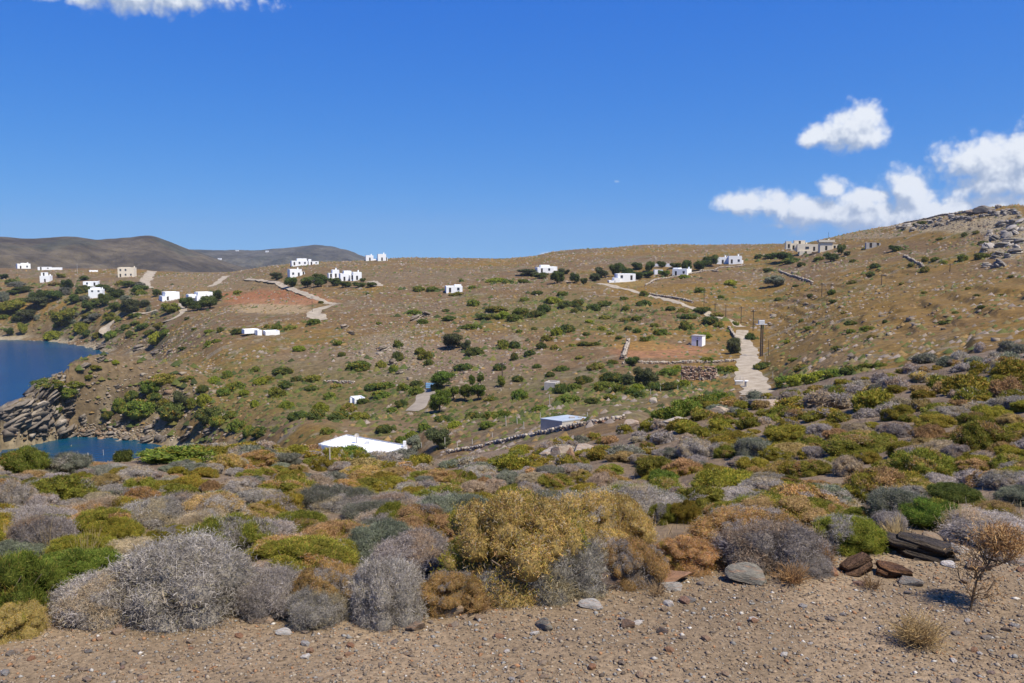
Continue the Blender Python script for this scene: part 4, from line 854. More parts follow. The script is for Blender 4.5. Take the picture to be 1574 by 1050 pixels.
def shrub(px, pyb, w, h, kind, label=None, rmin=1.0, near=True, group=None, flat=None, sz=None):
    p = hit(px, pyb, rmin); m = mpp(p); W, H = w * m, h * m; a = math.atan2(p.x, p.y)
    back = W * (.42 if near else .2); x, y = p.x + math.sin(a) * back, p.y + math.cos(a) * back
    z = min(height(x, y), p.z + .35 * W); r = math.hypot(x, y)
    tilt = math.atan2(-p.z, r); H = max(H * 1.02 - W * .30 * math.sin(tilt), H * .55, W * .18) if near else max(H * .8, W * .18)
    lod = 3 if not near else (0 if r < 7.2 else (1 if r < 22 else 2)); cnt[0] += 1; v = cnt[0] % (2 if lod == 0 else 3); nm = 'dry_bush' if kind in ('brown', 'tan') else 'ochre_bush' if kind == 'ochre' else ('thorn_shrub' if kind == 'grey' else 'shrub') if WORD[kind][1] == 'shrub' else ('cushion_bush' if near else 'evergreen_bush')
    me = proto(kind, lod, v); sc = (W / 2 * 1.06, W / 2 * (1.0 + .1 * math.sin(cnt[0])), H * 1.02); rot = (random.uniform(-.13, .13), random.uniform(-.13, .13), random.uniform(0, 6.28))
    if lod == 0:
        e = obj(nm, None, loc=(x, y, z - .04 * H)); e.rotation_euler = rot; e.scale = sc
        obj(me.name.split('.')[0], me, e)
        if v not in STEM: STEM[v] = stems_mesh(v + 5)
        obj('stems', STEM[v], e)
    else:
        e = obj(nm, me, loc=(x, y, z - .05 * H)); e.rotation_euler = rot; e.scale = sc
    sw = 'large ' if w * m > (1.05 if near else 5) else ('small ' if w * m < (.6 if near else 2.2) else '')
    g = group or ('shrubs on the near slope' if near else 'bushes on the valley slopes')
    if label: e['label'] = label; e['category'] = WORD[kind][1]; e['group'] = g
    else: queue_label(e, sw + WORD[kind][0], px, pyb - h / 2, WORD[kind][1], g)
    if near: OCC.append((x, y, W / 2))
    else: VB.append((x, y, W, kind))
    return e

# front row, one by one
FRONT = [
 (12, 962, 150, 112, 'bright', 'tall dark leafy green bush cut by the left edge'), (22, 988, 100, 60, 'ochre', 'small ochre bush in front of left edge green bush'),
 (285, 966, 250, 128, 'grey', 'large grey thorn mound behind pale bare twigs'), (165, 966, 170, 85, 'grey', 'low grey thorn shrub at the left foot of the grey mound'), (425, 955, 130, 75, 'grey', 'grey thorn shrub between grey mound and ochre strip'),
 (115, 908, 140, 60, 'bright', 'bright green bush behind the left grey mound'), (360, 868, 140, 82, 'green', 'olive-green cushion bush above the grey mound'), (468, 893, 175, 66, 'green', 'wide green cushion bush right of the grey mound'),
 (505, 950, 120, 88, 'ochre', 'orange-ochre bush strip between two grey shrubs'), (490, 968, 110, 62, 'grey', 'small grey thorn shrub left of centre on gravel edge'), (597, 968, 150, 104, 'grey', 'dark-based grey thorn shrub spilling on the gravel'),
 (640, 885, 140, 72, 'grey', 'grey thorn shrub left against the big ochre mound'), (693, 950, 116, 72, 'ochre', 'ochre bush lobe at the left foot of the big mound'),
 (795, 930, 290, 195, 'ochre', 'big ochre mound, tallest bush at the gravel edge'), (910, 862, 190, 112, 'ochre', 'ochre-green right shoulder of the big mound'), (855, 930, 175, 112, 'grey', 'grey thorn shrub growing in the big ochre mound front'), (765, 932, 90, 60, 'grey', 'low grey twigs at the left front of the ochre mound'),
 (918, 900, 110, 80, 'grey', 'grey thorn shrub right beside the orange bush'), (972, 908, 116, 82, 'ochre', 'bright orange-ochre bush right of the big mound'),
 (1060, 884, 124, 60, 'ochre', 'ochre-green bush left of the pale grey thorn shrub'), (1150, 862, 190, 82, 'ochre', 'yellow flowering crown bush behind pale grey thorn shrub'), (1185, 888, 180, 88, 'grey', 'pale grey thorn shrub with yellow crown behind the boulder'),
 (1300, 855, 120, 62, 'green', 'low green bush with grey top left of slate slab'), (1385, 806, 120, 60, 'dgrey', None), (1235, 888, 90, 40, 'grey', 'small grey twigs right of the grey boulder'),
 (1510, 842, 150, 48, 'grey', 'straggling grey shrub behind the tall dry thistle'),
]
FRONT += [(540, 704, 58, 20, 'bright', 'bright green bush in front of the white flat roof'), (480, 706, 40, 14, 'olive', None), (588, 711, 62, 19, 'grey', None), (622, 710, 56, 19, 'dgrey', None), (562, 712, 50, 16, 'sage', None), (515, 704, 46, 18, 'bright', None)]
FRONT += [(1022, 648, 48, 24, 'bright', 'left end bush of the vivid green thicket'), (1050, 643, 64, 30, 'bright', 'largest bush of the vivid green thicket'), (1082, 634, 62, 28, 'bright', 'right bush of the vivid green thicket'), (1108, 622, 46, 20, 'bright', 'small right end bush of the vivid green thicket')]
def Zm(ox, oy, s, rows): return [(ox + a / s, oy + b / s, c / s, d / s, k) for (a, b, c, d, k) in rows]
LISTED = Zm(0, 660, 2.692, [(100,190,230,120,'bright'),(290,195,220,100,'dgrey'),(730,145,320,60,'bright'),(515,135,85,55,'dkgreen'),(1060,90,200,48,'olive'),(1050,155,190,62,'ochre'),(245,318,290,135,'green'),(60,335,170,140,'grey'),(80,235,140,55,'grey'),
 (430,240,115,60,'brown'),(300,345,140,66,'grey'),(435,340,110,45,'ochre'),(285,378,95,50,'ochre'),(560,212,170,60,'grey'),(700,245,120,55,'grey'),(740,200,85,48,'olive'),(850,202,110,50,'olive'),(780,262,150,82,'olive'),(870,262,85,55,'brown'),(610,362,170,82,'grey'),(700,402,140,64,'grey'),
 (975,322,125,60,'green'),(1030,205,110,50,'green'),(1180,272,250,92,'green'),(1330,175,105,62,'olive'),(1225,195,115,60,'brown'),(1160,362,215,105,'olive'),(470,474,230,104,'olive'),(690,484,200,92,'olive'),(850,434,220,112,'tan'),(980,545,350,190,'green'),(1220,445,310,125,'green'),
 (550,545,215,92,'tan'),(180,525,270,190,'grey'),(60,565,270,105,'sage'),(960,615,170,95,'tan'),(1320,335,200,120,'dgrey'),(1345,455,190,75,'sage'),(250,640,180,70,'grey'),(1090,640,230,80,'grey'),(40,420,130,60,'olive'),(160,400,110,60,'grey')]) + \
 Zm(500, 660, 2.692, [(145,145,95,62,'olive'),(390,150,125,58,'olive'),(785,178,145,82,'olive'),(860,180,95,28,'ochre'),(600,160,110,50,'grey'),(640,185,135,52,'sage'),(930,195,125,52,'dgrey'),(480,218,145,58,'brown'),(590,235,95,68,'green'),(655,240,62,50,'brown'),(60,315,135,92,'dgrey'),(140,335,135,102,'dgrey'),
 (235,265,95,52,'olive'),(370,295,155,62,'olive'),(490,305,225,92,'green'),(285,425,175,132,'green'),(400,455,280,150,'brown'),(60,425,105,52,'ochre'),(50,555,205,104,'green'),(1150,255,145,82,'tan'),(1232,294,190,86,'grey'),(1370,195,195,92,'green'),(1400,225,125,62,'bright'),(1290,344,205,82,'green'),(1400,395,145,92,'green'),
 (1240,135,170,72,'dgrey'),(250,150,100,50,'grey'),(330,170,90,40,'ochre'),(60,180,110,50,'grey'),(200,330,100,60,'grey'),(30,120,90,55,'olive'),(1060,210,90,50,'brown'),(1090,130,90,40,'grey'),(1250,400,120,60,'grey'),(520,160,100,40,'sage'),(700,215,130,40,'grey'),(860,230,140,45,'tan')]) + \
 Zm(1030, 640, 2.56, [(100,165,155,82,'grey'),(50,235,155,82,'brown'),(330,165,155,92,'dgrey'),(220,165,105,62,'green'),(470,105,195,72,'olive'),(590,85,115,62,'grey'),(760,155,315,84,'green'),(900,85,155,62,'grey'),(1020,95,125,72,'brown'),(1230,135,265,132,'green'),(1340,172,125,52,'olive'),
 (500,155,185,62,'brown'),(220,305,285,112,'olive'),(560,235,185,72,'green'),(700,235,145,82,'tan'),(990,255,265,142,'green'),(1200,225,135,62,'brown'),(1200,275,155,72,'grey'),(1350,225,105,52,'grey'),(520,365,195,122,'olive'),(780,345,245,122,'olive'),(610,400,175,72,'bright'),(740,415,165,72,'green'),(260,375,285,92,'grey'),
 (60,425,125,92,'olive'),(35,335,95,62,'grey'),(1120,345,265,92,'dkgreen'),(1040,455,285,132,'bright'),(1260,425,225,102,'brown'),(1350,345,125,62,'grey'),(690,450,175,60,'grey'),(860,465,135,92,'grey'),(885,365,95,82,'brown'),(420,235,80,50,'sage'),(430,330,90,70,'brown'),(960,330,120,60,'grey'),(1330,290,100,50,'grey'),(1130,170,120,60,'grey'),(960,180,100,50,'grey')]) + \
 Zm(1160, 290, 2.918, [(370,942,98,62,'green'),(545,1004,225,112,'olive'),(830,895,125,62,'green'),(950,925,205,102,'olive'),(1130,935,145,92,'brown'),(1000,835,105,62,'olive'),(1150,845,165,82,'olive'),(1100,1015,175,82,'grey'),(620,1015,175,62,'grey'),(450,935,125,52,'grey'),(340,1005,255,100,'tan'),
 (770,785,125,52,'dgrey'),(630,905,125,62,'grey'),(1140,735,105,52,'dgrey'),(910,775,85,55,'grey'),(180,1005,225,82,'olive'),(700,830,110,45,'grey'),(860,800,90,45,'sage'),(560,870,100,45,'grey'),(1060,800,90,50,'grey'),(1190,740,80,40,'dgrey'),(1010,735,60,40,'grey'),(540,930,90,50,'dgrey'),(740,1000,110,60,'brown')])
for (x, y, w, h, k, lb) in FRONT: shrub(x, y, w, h, k, lb)
for (x, y, w, h, k) in LISTED: shrub(x, y, w, h, k)
# fill the rest of the near slope
def fill():
    rs = random.Random(11); n = 0; tries = 0; budget = 640
    while n < budget and tries < 40000:
        tries += 1
        px = rs.uniform(-70, 1645); f = (px + 70) / 1715
        yc = float(np.interp(px, [-100, 0, 260, 400, 620, 700, 850, 960, 1100, 1200, 1400, 1574, 1700], [706, 704, 692, 684, 696, 690, 670, 648, 614, 604, 566, 536, 520]))
        py = yc + 3 + (rs.random() ** 1.5) * (940 - yc)
        p = hit(px, py, 1.0)
        if p.y > 75: continue
        r = math.hypot(p.x, p.y); i, t = interp_az(math.atan2(p.x, p.y))
        if r < lr[2][i] * 1.22: continue
        q = rs.uniform(.16, .37) * (1 + .25 * (r > 20)) * (1.15 if r > 30 else 1)
        if any((p.x - a) ** 2 + (p.y - b) ** 2 < (.72 * (c * .75 + q)) ** 2 for a, b, c in OCC): continue
        m = mpp(p); reg = fbm(p.x / 5, p.y / 5, 3, 77); u = rs.random()
        if reg > .0: k = 'olive' if u < .38 else 'green' if u < .72 else 'grey' if u < .84 else 'brown' if u < .93 else 'tan'
        else: k = 'grey' if u < .25 else 'dgrey' if u < .34 else 'tan' if u < .41 else 'sage' if u < .49 else 'ochre' if u < .59 else 'brown' if u < .67 else 'olive' if u < .84 else 'green'
        w = 2 * q / m; h = w * rs.uniform(.34, .5)
        if (480 < px < 640 and py - h < 693) or (680 < px < 975 and py - h < 699 - (px - 690) * .196) or (px < 265 and py - h < 706): continue
        shrub(px, py + w * .12, w, h, k); n += 1
    k2 = 0                                     # the slope goes on past both picture edges
    while k2 < 90:
        px = rs.uniform(1650, 2000) if rs.random() < .6 else rs.uniform(-330, -75); py = rs.uniform(560 if px > 800 else 715, 880); p = hit(px, py); r = math.hypot(p.x, p.y); i, t = interp_az(math.atan2(p.x, p.y))
        if p.y > 60 or r < lr[2][i] * 1.2: continue
        q = rs.uniform(.22, .42)
        if any((p.x - a) ** 2 + (p.y - b) ** 2 < (.7 * (c * .75 + q)) ** 2 for a, b, c in OCC): k2 += .2; continue
        w = 2 * q / mpp(p); shrub(px, py + w * .12, w, w * rs.uniform(.36, .5), rs.choice(['grey', 'grey', 'olive', 'green', 'brown', 'tan', 'ochre', 'dgrey'])); k2 += 1
fill()

# ------------------------------------------------------------------ valley bushes and trees
def tree_meshes(kind, seed, n=3200, ll=.13, lw=.05):
    return shrub_mesh('crown', kind, n, seed, ll, lw, 16, 'leaf', (.26, .44), up=.25, dome=False, jitter=.8)
TRE = {}
TW = {'oak': 'dusky grey-green tree', 'dkgreen': 'dark green tree', 'dgrey': 'dark grey-green tree', 'pine': 'rounded green pine tree', 'sage': 'pale grey-green tree', 'bright': 'bright green tree', 'green': 'olive-green tree'}
def tree(px, pyb, w, h, kind, label=None, trunk=.18, rmin=60, group='trees in the valley and round the houses'):
    if kind == 'dgrey': kind = 'oak'
    p = hit(px, pyb, rmin); m = mpp(p); W, H = w * m, h * m; k = (kind, cnt[0] % 3); cnt[0] += 1
    if k not in TRE: TRE[k] = tree_meshes(kind, 200 + cnt[0])
    e = obj('tree', None, loc=p); ch = H * (1 - trunk) / 2
    c = obj('crown', TRE[k], e, (0, 0, H - ch)); c.scale = (W / 2 * 1.05, W / 2, ch * 1.05); c.rotation_euler = (0, 0, random.uniform(0, 6.28))
    tr = W * .04 + .04
    P = [([(0, 0, -.4), (.02 * W, .01 * W, H * .25), (-.02 * W, 0, H * .5)], tr, tr * .6)] + [([(0, 0, H * .25), (W * .2 * math.cos(a), W * .2 * math.sin(a), H * .55)], tr * .55, tr * .25) for a in (0.4, 2.5, 4.4)]
    obj('trunk', tubes('trunk', P, M['straw'], 6, (.10, .075, .055)), e)
    if label: e['label'] = label; e['category'] = 'tree'; e['group'] = group
    else: queue_label(e, ('large ' if W > 7 else 'small ' if W < 3.5 else '') + TW[kind], px, pyb - h / 2, 'tree', group)
rk_ = random.Random(5)
def vk(): u = rk_.random(); return 'dkgreen' if u < .30 else 'bright' if u < .66 else 'green' if u < .84 else 'yellowgreen'
Z1T = [(50,385,110,55),(110,420,100,50),(165,365,110,45),(275,450,110,90),(235,335,70,45),(290,290,55,45),(315,350,50,45),(380,380,70,40),(445,360,55,55),(490,330,70,50),(550,390,90,70),(590,310,80,40),(435,295,60,30),(540,280,70,30),(260,240,40,20),(360,250,50,20),
 (725,390,80,45),(790,370,70,50),(840,380,80,50),(890,370,80,60),(920,340,60,50),(600,365,80,35),(665,320,40,35),(15,245,50,22),(100,300,90,25),(60,310,60,20),(40,485,45,35),(95,480,45,55),(465,425,50,40),(180,330,60,40),(150,330,50,30),(490,380,60,40),(350,300,50,30)]
for (a, b, c, d) in Z1T: tree(a / 2.7625, 340 + b / 2.7625, c / 2.7625, d / 2.7625, rk_.choice(['dkgreen', 'dkgreen', 'dgrey', 'dkgreen', 'green']), trunk=.02)
Z1B = [(230,500,80,45),(370,490,50,30),(415,495,55,30),(350,470,70,45),(535,460,40,30),(610,455,60,25),(470,500,60,45),(550,490,40,30),(670,515,90,50),(700,490,50,40),(795,418,25,14),(890,475,50,20),(935,470,30,25),(885,530,40,30),(920,515,40,20),(1010,480,60,30),(825,462,28,12),(1010,310,40,20),
 (200,690,120,40),(375,680,40,18),(405,640,45,18),(235,830,60,35),(270,780,120,45),(315,725,70,30),(460,850,50,35),(510,815,60,60),(600,850,140,80),(690,700,100,50),(740,850,140,80),(640,740,90,60),(660,770,60,40),(895,850,120,70),(870,780,60,60),(910,690,60,40),(965,665,50,40),(1000,720,80,50),(950,740,60,40),(1010,890,80,60),(1060,910,60,60),(1080,790,40,40),(815,795,50,50),(800,680,50,25),(1085,640,40,30),(490,610,30,20),(780,545,50,15),(560,770,60,50),(700,800,70,50),(930,870,80,50),(980,840,60,40),(1040,740,50,30),(860,730,50,40)]
for (a, b, c, d) in Z1B: shrub(a / 2.7625, 340 + b / 2.7625, c / 2.7625, d / 2.7625, vk(), rmin=62, near=False)
for i in range(70):
    x, y = rk_.uniform(-20, 260), rk_.uniform(436, 515)
    if y > 470 + x * .18 + 20: continue
    shrub(x, y, rk_.uniform(8, 24), rk_.uniform(5, 12), rk_.choice(['dkgreen', 'dkgreen', 'sage', 'dgrey', 'green', 'bright']), rmin=62, near=False)
tree(279, 626, 30, 26, 'dgrey', 'dark grey leafless-looking tree in the headland hollow', .05)
Z2B = [(497,612,110,50),(425,547,40,25),(600,600,45,45),(675,570,50,60),(660,620,50,50),(410,497,55,25),(235,525,60,30),(590,405,30,15),(785,403,50,30),(905,387,75,25),(1008,425,100,28),(1075,381,90,28),(1120,348,100,30),(750,360,70,25),(890,347,35,15),(1020,545,80,50),(1145,503,60,40),(800,560,60,50),(815,587,40,35),(775,540,50,40),(675,507,50,40),
 (970,610,90,40),(1090,747,60,25),(883,842,95,35),(1015,832,75,45),(790,880,60,45),(622,890,90,45),(740,915,60,40),(690,932,50,35),(357,895,65,35),(455,795,70,50),(410,832,90,50),(500,832,90,50),(230,832,90,55),(310,832,90,60),(330,795,80,50),(290,662,80,35),(290,700,60,30),(160,630,90,40),(60,675,70,40),(130,730,90,60),(90,660,60,30),(60,905,100,50),(600,737,90,45),(700,700,60,40),(760,683,60,35),(620,695,90,40),(760,720,70,50),
 (540,271,18,12),(298,403,60,30),(330,310,25,14),(190,428,60,22),(135,427,45,35),(90,422,30,25),(1010,245,40,20),(1115,217,90,25),(960,213,20,20),(770,257,60,30),(830,257,60,30),(935,275,70,18),(1015,322,60,35),(560,700,70,40),(520,760,60,30),(170,690,60,40),(220,660,50,30),(180,780,70,40),(370,740,60,40),(400,690,50,25),(690,775,60,40),(650,800,50,30),(930,870,70,40),(1100,830,110,40),(1080,870,80,40),(1150,820,80,40),(850,700,60,40),(1130,610,60,40)]
for (a, b, c, d) in Z2B: shrub(380 + a / 2.9175, 360 + b / 2.9175, c / 2.9175, d / 2.9175, vk(), rmin=62, near=False)
for (a, b, c, d, k) in [(925,512,100,70,'dgrey'),(980,520,55,50,'dgrey'),(870,690,130,75,'pine'),(925,745,60,65,'pine'),(975,748,60,75,'pine'),(1035,745,75,72,'pine'),(1045,675,35,48,'pine'),(1010,690,32,62,'pine'),(1135,682,30,55,'bright'),(860,962,130,95,'dgrey'),(750,972,75,75,'sage'),
  (200,238,70,50,'dkgreen'),(270,238,70,50,'dkgreen'),(330,235,70,48,'dkgreen'),(390,232,60,40,'dkgreen'),(440,238,70,28,'dkgreen'),(500,238,60,25,'dkgreen'),(560,235,50,22,'dkgreen'),(130,205,60,35,'dgrey'),(320,205,60,30,'dkgreen'),(520,215,30,20,'dkgreen')]: tree(380 + a / 2.9175, 360 + b / 2.9175, c / 2.9175, d / 2.9175, k, trunk=.2 if k == 'pine' else .02)
tree(380 + 862 / 2.9175, 360 + 800 / 2.9175, 98 / 2.9175, 108 / 2.9175, 'pine', 'large round green pine beside the concrete path', .06)
Z3B = [(190,272,55,22),(135,300,50,20),(305,278,50,30),(265,310,80,35),(320,330,70,40),(370,325,70,40),(370,352,60,30),(445,345,60,40),(490,322,70,30),(225,350,60,50),(120,368,90,45),(190,372,80,40),(40,380,80,45),(90,390,80,40),(425,398,40,20),(495,380,50,22),(590,392,60,22),(640,388,60,22),(280,455,50,50),(325,440,70,50),(235,478,55,30),(210,515,45,40),(270,518,40,30),(40,515,60,45),(90,512,60,40),(90,565,40,45),(160,545,50,35),(410,455,30,20),(400,500,60,25),(445,500,60,22),(350,502,40,15),(640,442,40,25),(745,452,70,40),(855,430,60,50),(865,380,90,30),(845,350,60,20),(720,415,50,20),(965,402,90,40),(930,347,80,25),(1010,420,40,40),(945,467,60,35),(955,577,60,35),(1010,622,80,40),(1060,618,70,35),(1145,473,50,40),(1190,608,60,40),(455,605,75,35),(530,582,50,25),(530,665,120,60),(490,700,100,50),(640,700,60,40),(560,712,80,50),(620,720,70,40),(720,700,80,50),(790,700,90,50),(850,685,60,40),(780,630,90,40),(820,612,60,30),(650,730,60,30),(300,615,70,35),(105,662,55,35),(115,742,85,60),(300,715,80,60),(400,670,80,45),(330,755,120,40),(205,792,80,35),
 (770,845,110,60),(830,840,110,75),(880,830,130,85),(940,810,130,80),(990,785,110,70),(1035,755,90,55),(670,278,45,30),(670,322,70,35),(580,294,50,20),(790,342,50,25),(920,262,50,28),(1060,228,60,30),(1015,288,30,20),(850,198,60,20),(20,213,40,18),(60,222,60,22),(130,218,60,20),(590,340,40,20),(700,470,40,20),(670,480,50,25),(560,470,40,18),(520,450,40,20),(480,430,40,20),(180,430,30,18),(110,440,30,16),(380,560,40,20),(190,600,40,25),(250,640,50,30),(360,700,70,40),(440,760,70,35),(520,740,60,30),(1000,370,60,25),(1080,410,40,25),(600,430,40,20)]
for (a, b, c, d) in Z3B: shrub(760 + a / 2.917, 360 + b / 2.917, c / 2.917, d / 2.917, vk(), rmin=62, near=False)
for (a, b, c, d, k) in [(1070,535,80,80,'dgrey'),(615,592,75,45,'dkgreen'),(680,680,110,90,'dgrey'),(605,675,65,55,'dgrey'),(540,190,60,60,'dkgreen'),(590,195,70,50,'dkgreen'),(640,205,80,40,'dkgreen'),(695,170,50,50,'dkgreen'),(480,195,70,50,'dgrey'),(860,170,50,60,'dkgreen'),(920,165,70,50,'dkgreen'),(970,145,70,55,'dkgreen'),(450,210,60,40,'dgrey'),(400,225,40,30,'dkgreen'),(360,220,50,50,'dkgreen'),(280,220,70,60,'dkgreen'),(150,185,100,30,'dgrey'),(210,200,80,30,'dkgreen'),(310,180,60,30,'dgrey'),(690,195,60,30,'dkgreen'),(760,190,50,30,'bright'),(810,155,60,30,'dkgreen'),(750,150,50,30,'dkgreen'),(1185,110,40,22,'dkgreen'),(560,165,50,40,'dkgreen'),(640,160,60,35,'dkgreen'),(33,685,32,50,'bright')]: tree(760 + a / 2.917, 360 + b / 2.917, c / 2.917, d / 2.917, k, trunk=.02)
Z4B = [(165,334,80,30),(75,310,60,25),(210,350,40,25),(290,322,60,20),(440,330,28,18),(540,357,45,30),(520,396,45,22),(435,428,40,22),(60,374,50,22),(105,502,40,18),(350,513,42,20),(345,477,40,30),(430,612,55,28),(430,648,45,26),(500,640,60,32),(245,632,60,18),(285,610,25,14),(150,693,40,20),(210,596,25,15),(525,672,40,18),(930,325,45,38),(1020,315,75,35),(1075,297,35,18),(810,324,40,22),(850,337,30,18),(765,372,40,30),(765,327,30,30),(940,215,28,25),(995,202,30,18),(830,231,40,15),(1020,248,40,18),(850,608,50,20),(995,483,30,14),(1020,537,40,18),(960,451,35,12),(585,603,28,20),(45,802,70,30),(210,812,60,30),(175,774,50,22),(745,165,60,25),(250,487,30,20),(185,440,30,12),(130,880,100,50),(200,880,110,60),(280,870,120,65),(360,855,110,60),(430,835,100,50),(500,810,90,35),(640,280,50,25),(560,800,60,25),(375,725,60,25),(700,350,30,16),(660,430,26,12),(760,470,30,12),(900,560,34,14),(1110,480,30,12),(1150,400,30,14),(400,560,26,12)]
for (a, b, c, d) in Z4B: shrub(1160 + a / 2.918, 290 + b / 2.918, c / 2.918, d / 2.918, vk(), rmin=60, near=False)
for (a, b, c, d, k) in [(130,328,110,45,'dkgreen'),(340,328,70,42,'dkgreen'),(390,295,42,50,'dkgreen'),(90,440,95,52,'sage'),(625,280,50,28,'dkgreen'),(410,300,40,22,'dgrey')]: tree(1160 + a / 2.918, 290 + b / 2.918, c / 2.918, d / 2.918, k, trunk=.06)

# ------------------------------------------------------------------ low scrub and scattered stones on the slopes (too many to count)
def scrub():
    rs = np.random.RandomState(9); n = 42000
    px = rs.uniform(-60, 1634, n); r = 62 + (rs.random_sample(n) ** .8) * 660; a = np.array([az_of(x) for x in px])
    x, y = r * np.sin(a), r * np.cos(a); dn = fbm(x / 22, y / 22, 4, 120); keep = rs.random_sample(n) < np.clip(.55 + dn * .8, .06, 1); x, y, r = x[keep], y[keep], r[keep]
    ai = np.arctan2(x, y); i = np.clip(np.searchsorted(AZ, ai) - 1, 0, len(AZ) - 2); j = np.clip(np.searchsorted(RR, r), 1, len(RR) - 1)
    t = (ai - AZ[i]) / (AZ[i+1] - AZ[i]); u = (r - RR[j-1]) / (RR[j] - RR[j-1])
    z = (Z[i, j-1] * (1-u) + Z[i, j] * u) * (1-t) + (Z[i+1, j-1] * (1-u) + Z[i+1, j] * u) * t
    ok = z > SEA + 1.5; x, y, z, r = x[ok], y[ok], z[ok], r[ok]; n = len(x)
    s = rs.uniform(.22, .62, n) * (1 + r / 900); pal = np.array([(.21, .135, .05), (.19, .15, .11), (.145, .115, .05), (.10, .10, .03), (.23, .185, .15), (.16, .105, .05), (.075, .09, .025)])
    w = np.array([3, 3, 2.5, 2, 2, 2, 1.6]); c = pal[rs.choice(len(pal), n, p=w / w.sum())] * rs.uniform(.8, 1.2, (n, 1))
    # greener scrub that gathers round the larger bushes
    ex = []; gp = np.array([(.055, .068, .016), (.080, .090, .020), (.11, .100, .026), (.042, .052, .014)])
    for (bx, by, bw, bk) in VB:
        for _ in range(rs.randint(6, 16)):
            qx, qy = bx + rs.normal() * bw * 1.1 + rs.normal(), by + rs.normal() * bw * 1.3 + rs.normal(); ex.append((qx, qy, height(qx, qy), min(bw * rs.uniform(.08, .28), 1.5)) + tuple(gp[rs.randint(0, 4)] * rs.uniform(.8, 1.25)))
    gz = [(500, 610, 120, 26), (430, 620, 60, 40), (560, 640, 90, 14), (900, 610, 110, 20), (960, 590, 70, 14), (850, 480, 80, 24), (1290, 580, 90, 10), (400, 570, 60, 30), (720, 640, 90, 20), (1060, 600, 60, 12), (350, 640, 40, 30), (620, 600, 80, 20), (820, 640, 50, 10), (1000, 480, 90, 20)]
    for (cx_, cy_, sx_, sy_) in gz:
        for _ in range(130):
            h_ = hit(cx_ + rs.normal() * sx_ * .6, cy_ + rs.normal() * sy_ * .6, 62, False)
            if h_ is not None: ex.append((h_.x, h_.y, h_.z, rs.uniform(.25, .8)) + tuple(gp[rs.randint(0, 4)] * rs.uniform(.8, 1.3)))
    ex = np.array(ex); x, y, z = np.concatenate([x, ex[:, 0]]), np.concatenate([y, ex[:, 1]]), np.concatenate([z, ex[:, 2]]); s = np.concatenate([s, ex[:, 3]]); c = np.concatenate([c, ex[:, 4:7]]); n = len(x)
    ok = z > SEA + 1.2
    for RP in ROADS:
        dd = np.full(len(x), 1e9)
        for k_ in range(len(RP)): dd = np.minimum(dd, (x - RP[k_, 0]) ** 2 + (y - RP[k_, 1]) ** 2)
        ok &= dd > (RP[0, 2] * .55 + .5) ** 2
    x, y, z, s, c = x[ok], y[ok], z[ok], s[ok], c[ok]; n = len(x)
    o = np.array([(1, 0, 0), (.3, .95, 0), (-.8, .6, 0), (-.8, -.6, 0), (.3, -.95, 0), (0.1, 0.1, 1)]); v = o[None] * np.stack([s, s, s * .75], -1)[:, None, :] * rs.uniform(.6, 1.35, (n, 6, 3))
    v += np.stack([x, y, z - .05], -1)[:, None, :]; f = np.array([(0, 1, 5), (1, 2, 5), (2, 3, 5), (3, 4, 5), (4, 0, 5)])
    me = mk_mesh('low_scrub', v.reshape(-1, 3), [(np.arange(n)[:, None, None] * 6 + f[None]).reshape(-1, 3)], np.repeat(c, 6, 0), False, M['wallstone'])
    obj('low_scrub', me, label='low dry scrub dotting the valley slopes', cat='scrub', kind='stuff')
    # stones
    n = 9000; cx = np.array([(680, 560, 120, 45), (600, 540, 70, 30), (1440, 345, 110, 12), (1548, 360, 45, 35), (640, 500, 120, 40), (250, 600, 140, 50), (860, 470, 200, 50), (700, 450, 300, 40), (1250, 470, 200, 60), (160, 665, 120, 14), (130, 530, 110, 8)])
    k = rs.randint(0, len(cx), n); P = []
    for q in range(n):
        h_ = hit(cx[k[q], 0] + rs.normal() * cx[k[q], 2] * .55, cx[k[q], 1] + rs.normal() * cx[k[q], 3] * .55, 62, False)
        if h_ is not None and h_.z > SEA - .2 and min(float(((RP[:, 0] - h_.x) ** 2 + (RP[:, 1] - h_.y) ** 2).min()) for RP in ROADS) > 14: P.append(h_)
    P = np.array(P); n = len(P); s = np.exp(rs.normal(-1.1, .5, n)); v = rotz(rock_pts(n, 1, 1, .6, rs) * s[:, None, None], rs.uniform(0, 6.28, n)) + P[:, None, :]
    pal = np.array([(.25, .20, .145), (.20, .155, .11), (.31, .26, .20), (.22, .145, .09)]); c = pal[rs.randint(0, 4, n)] * rs.uniform(.8, 1.2, (n, 1))
    me = mk_mesh('scattered_stones', v.reshape(-1, 3), [(np.arange(n)[:, None, None] * 8 + BOXF[None]).reshape(-1, 4)], np.repeat(c, 8, 0), False, M['wallstone'])
    obj('scattered_stones', me, label='loose stones scattered over the valley slopes', cat='stones', kind='stuff')
scrub()

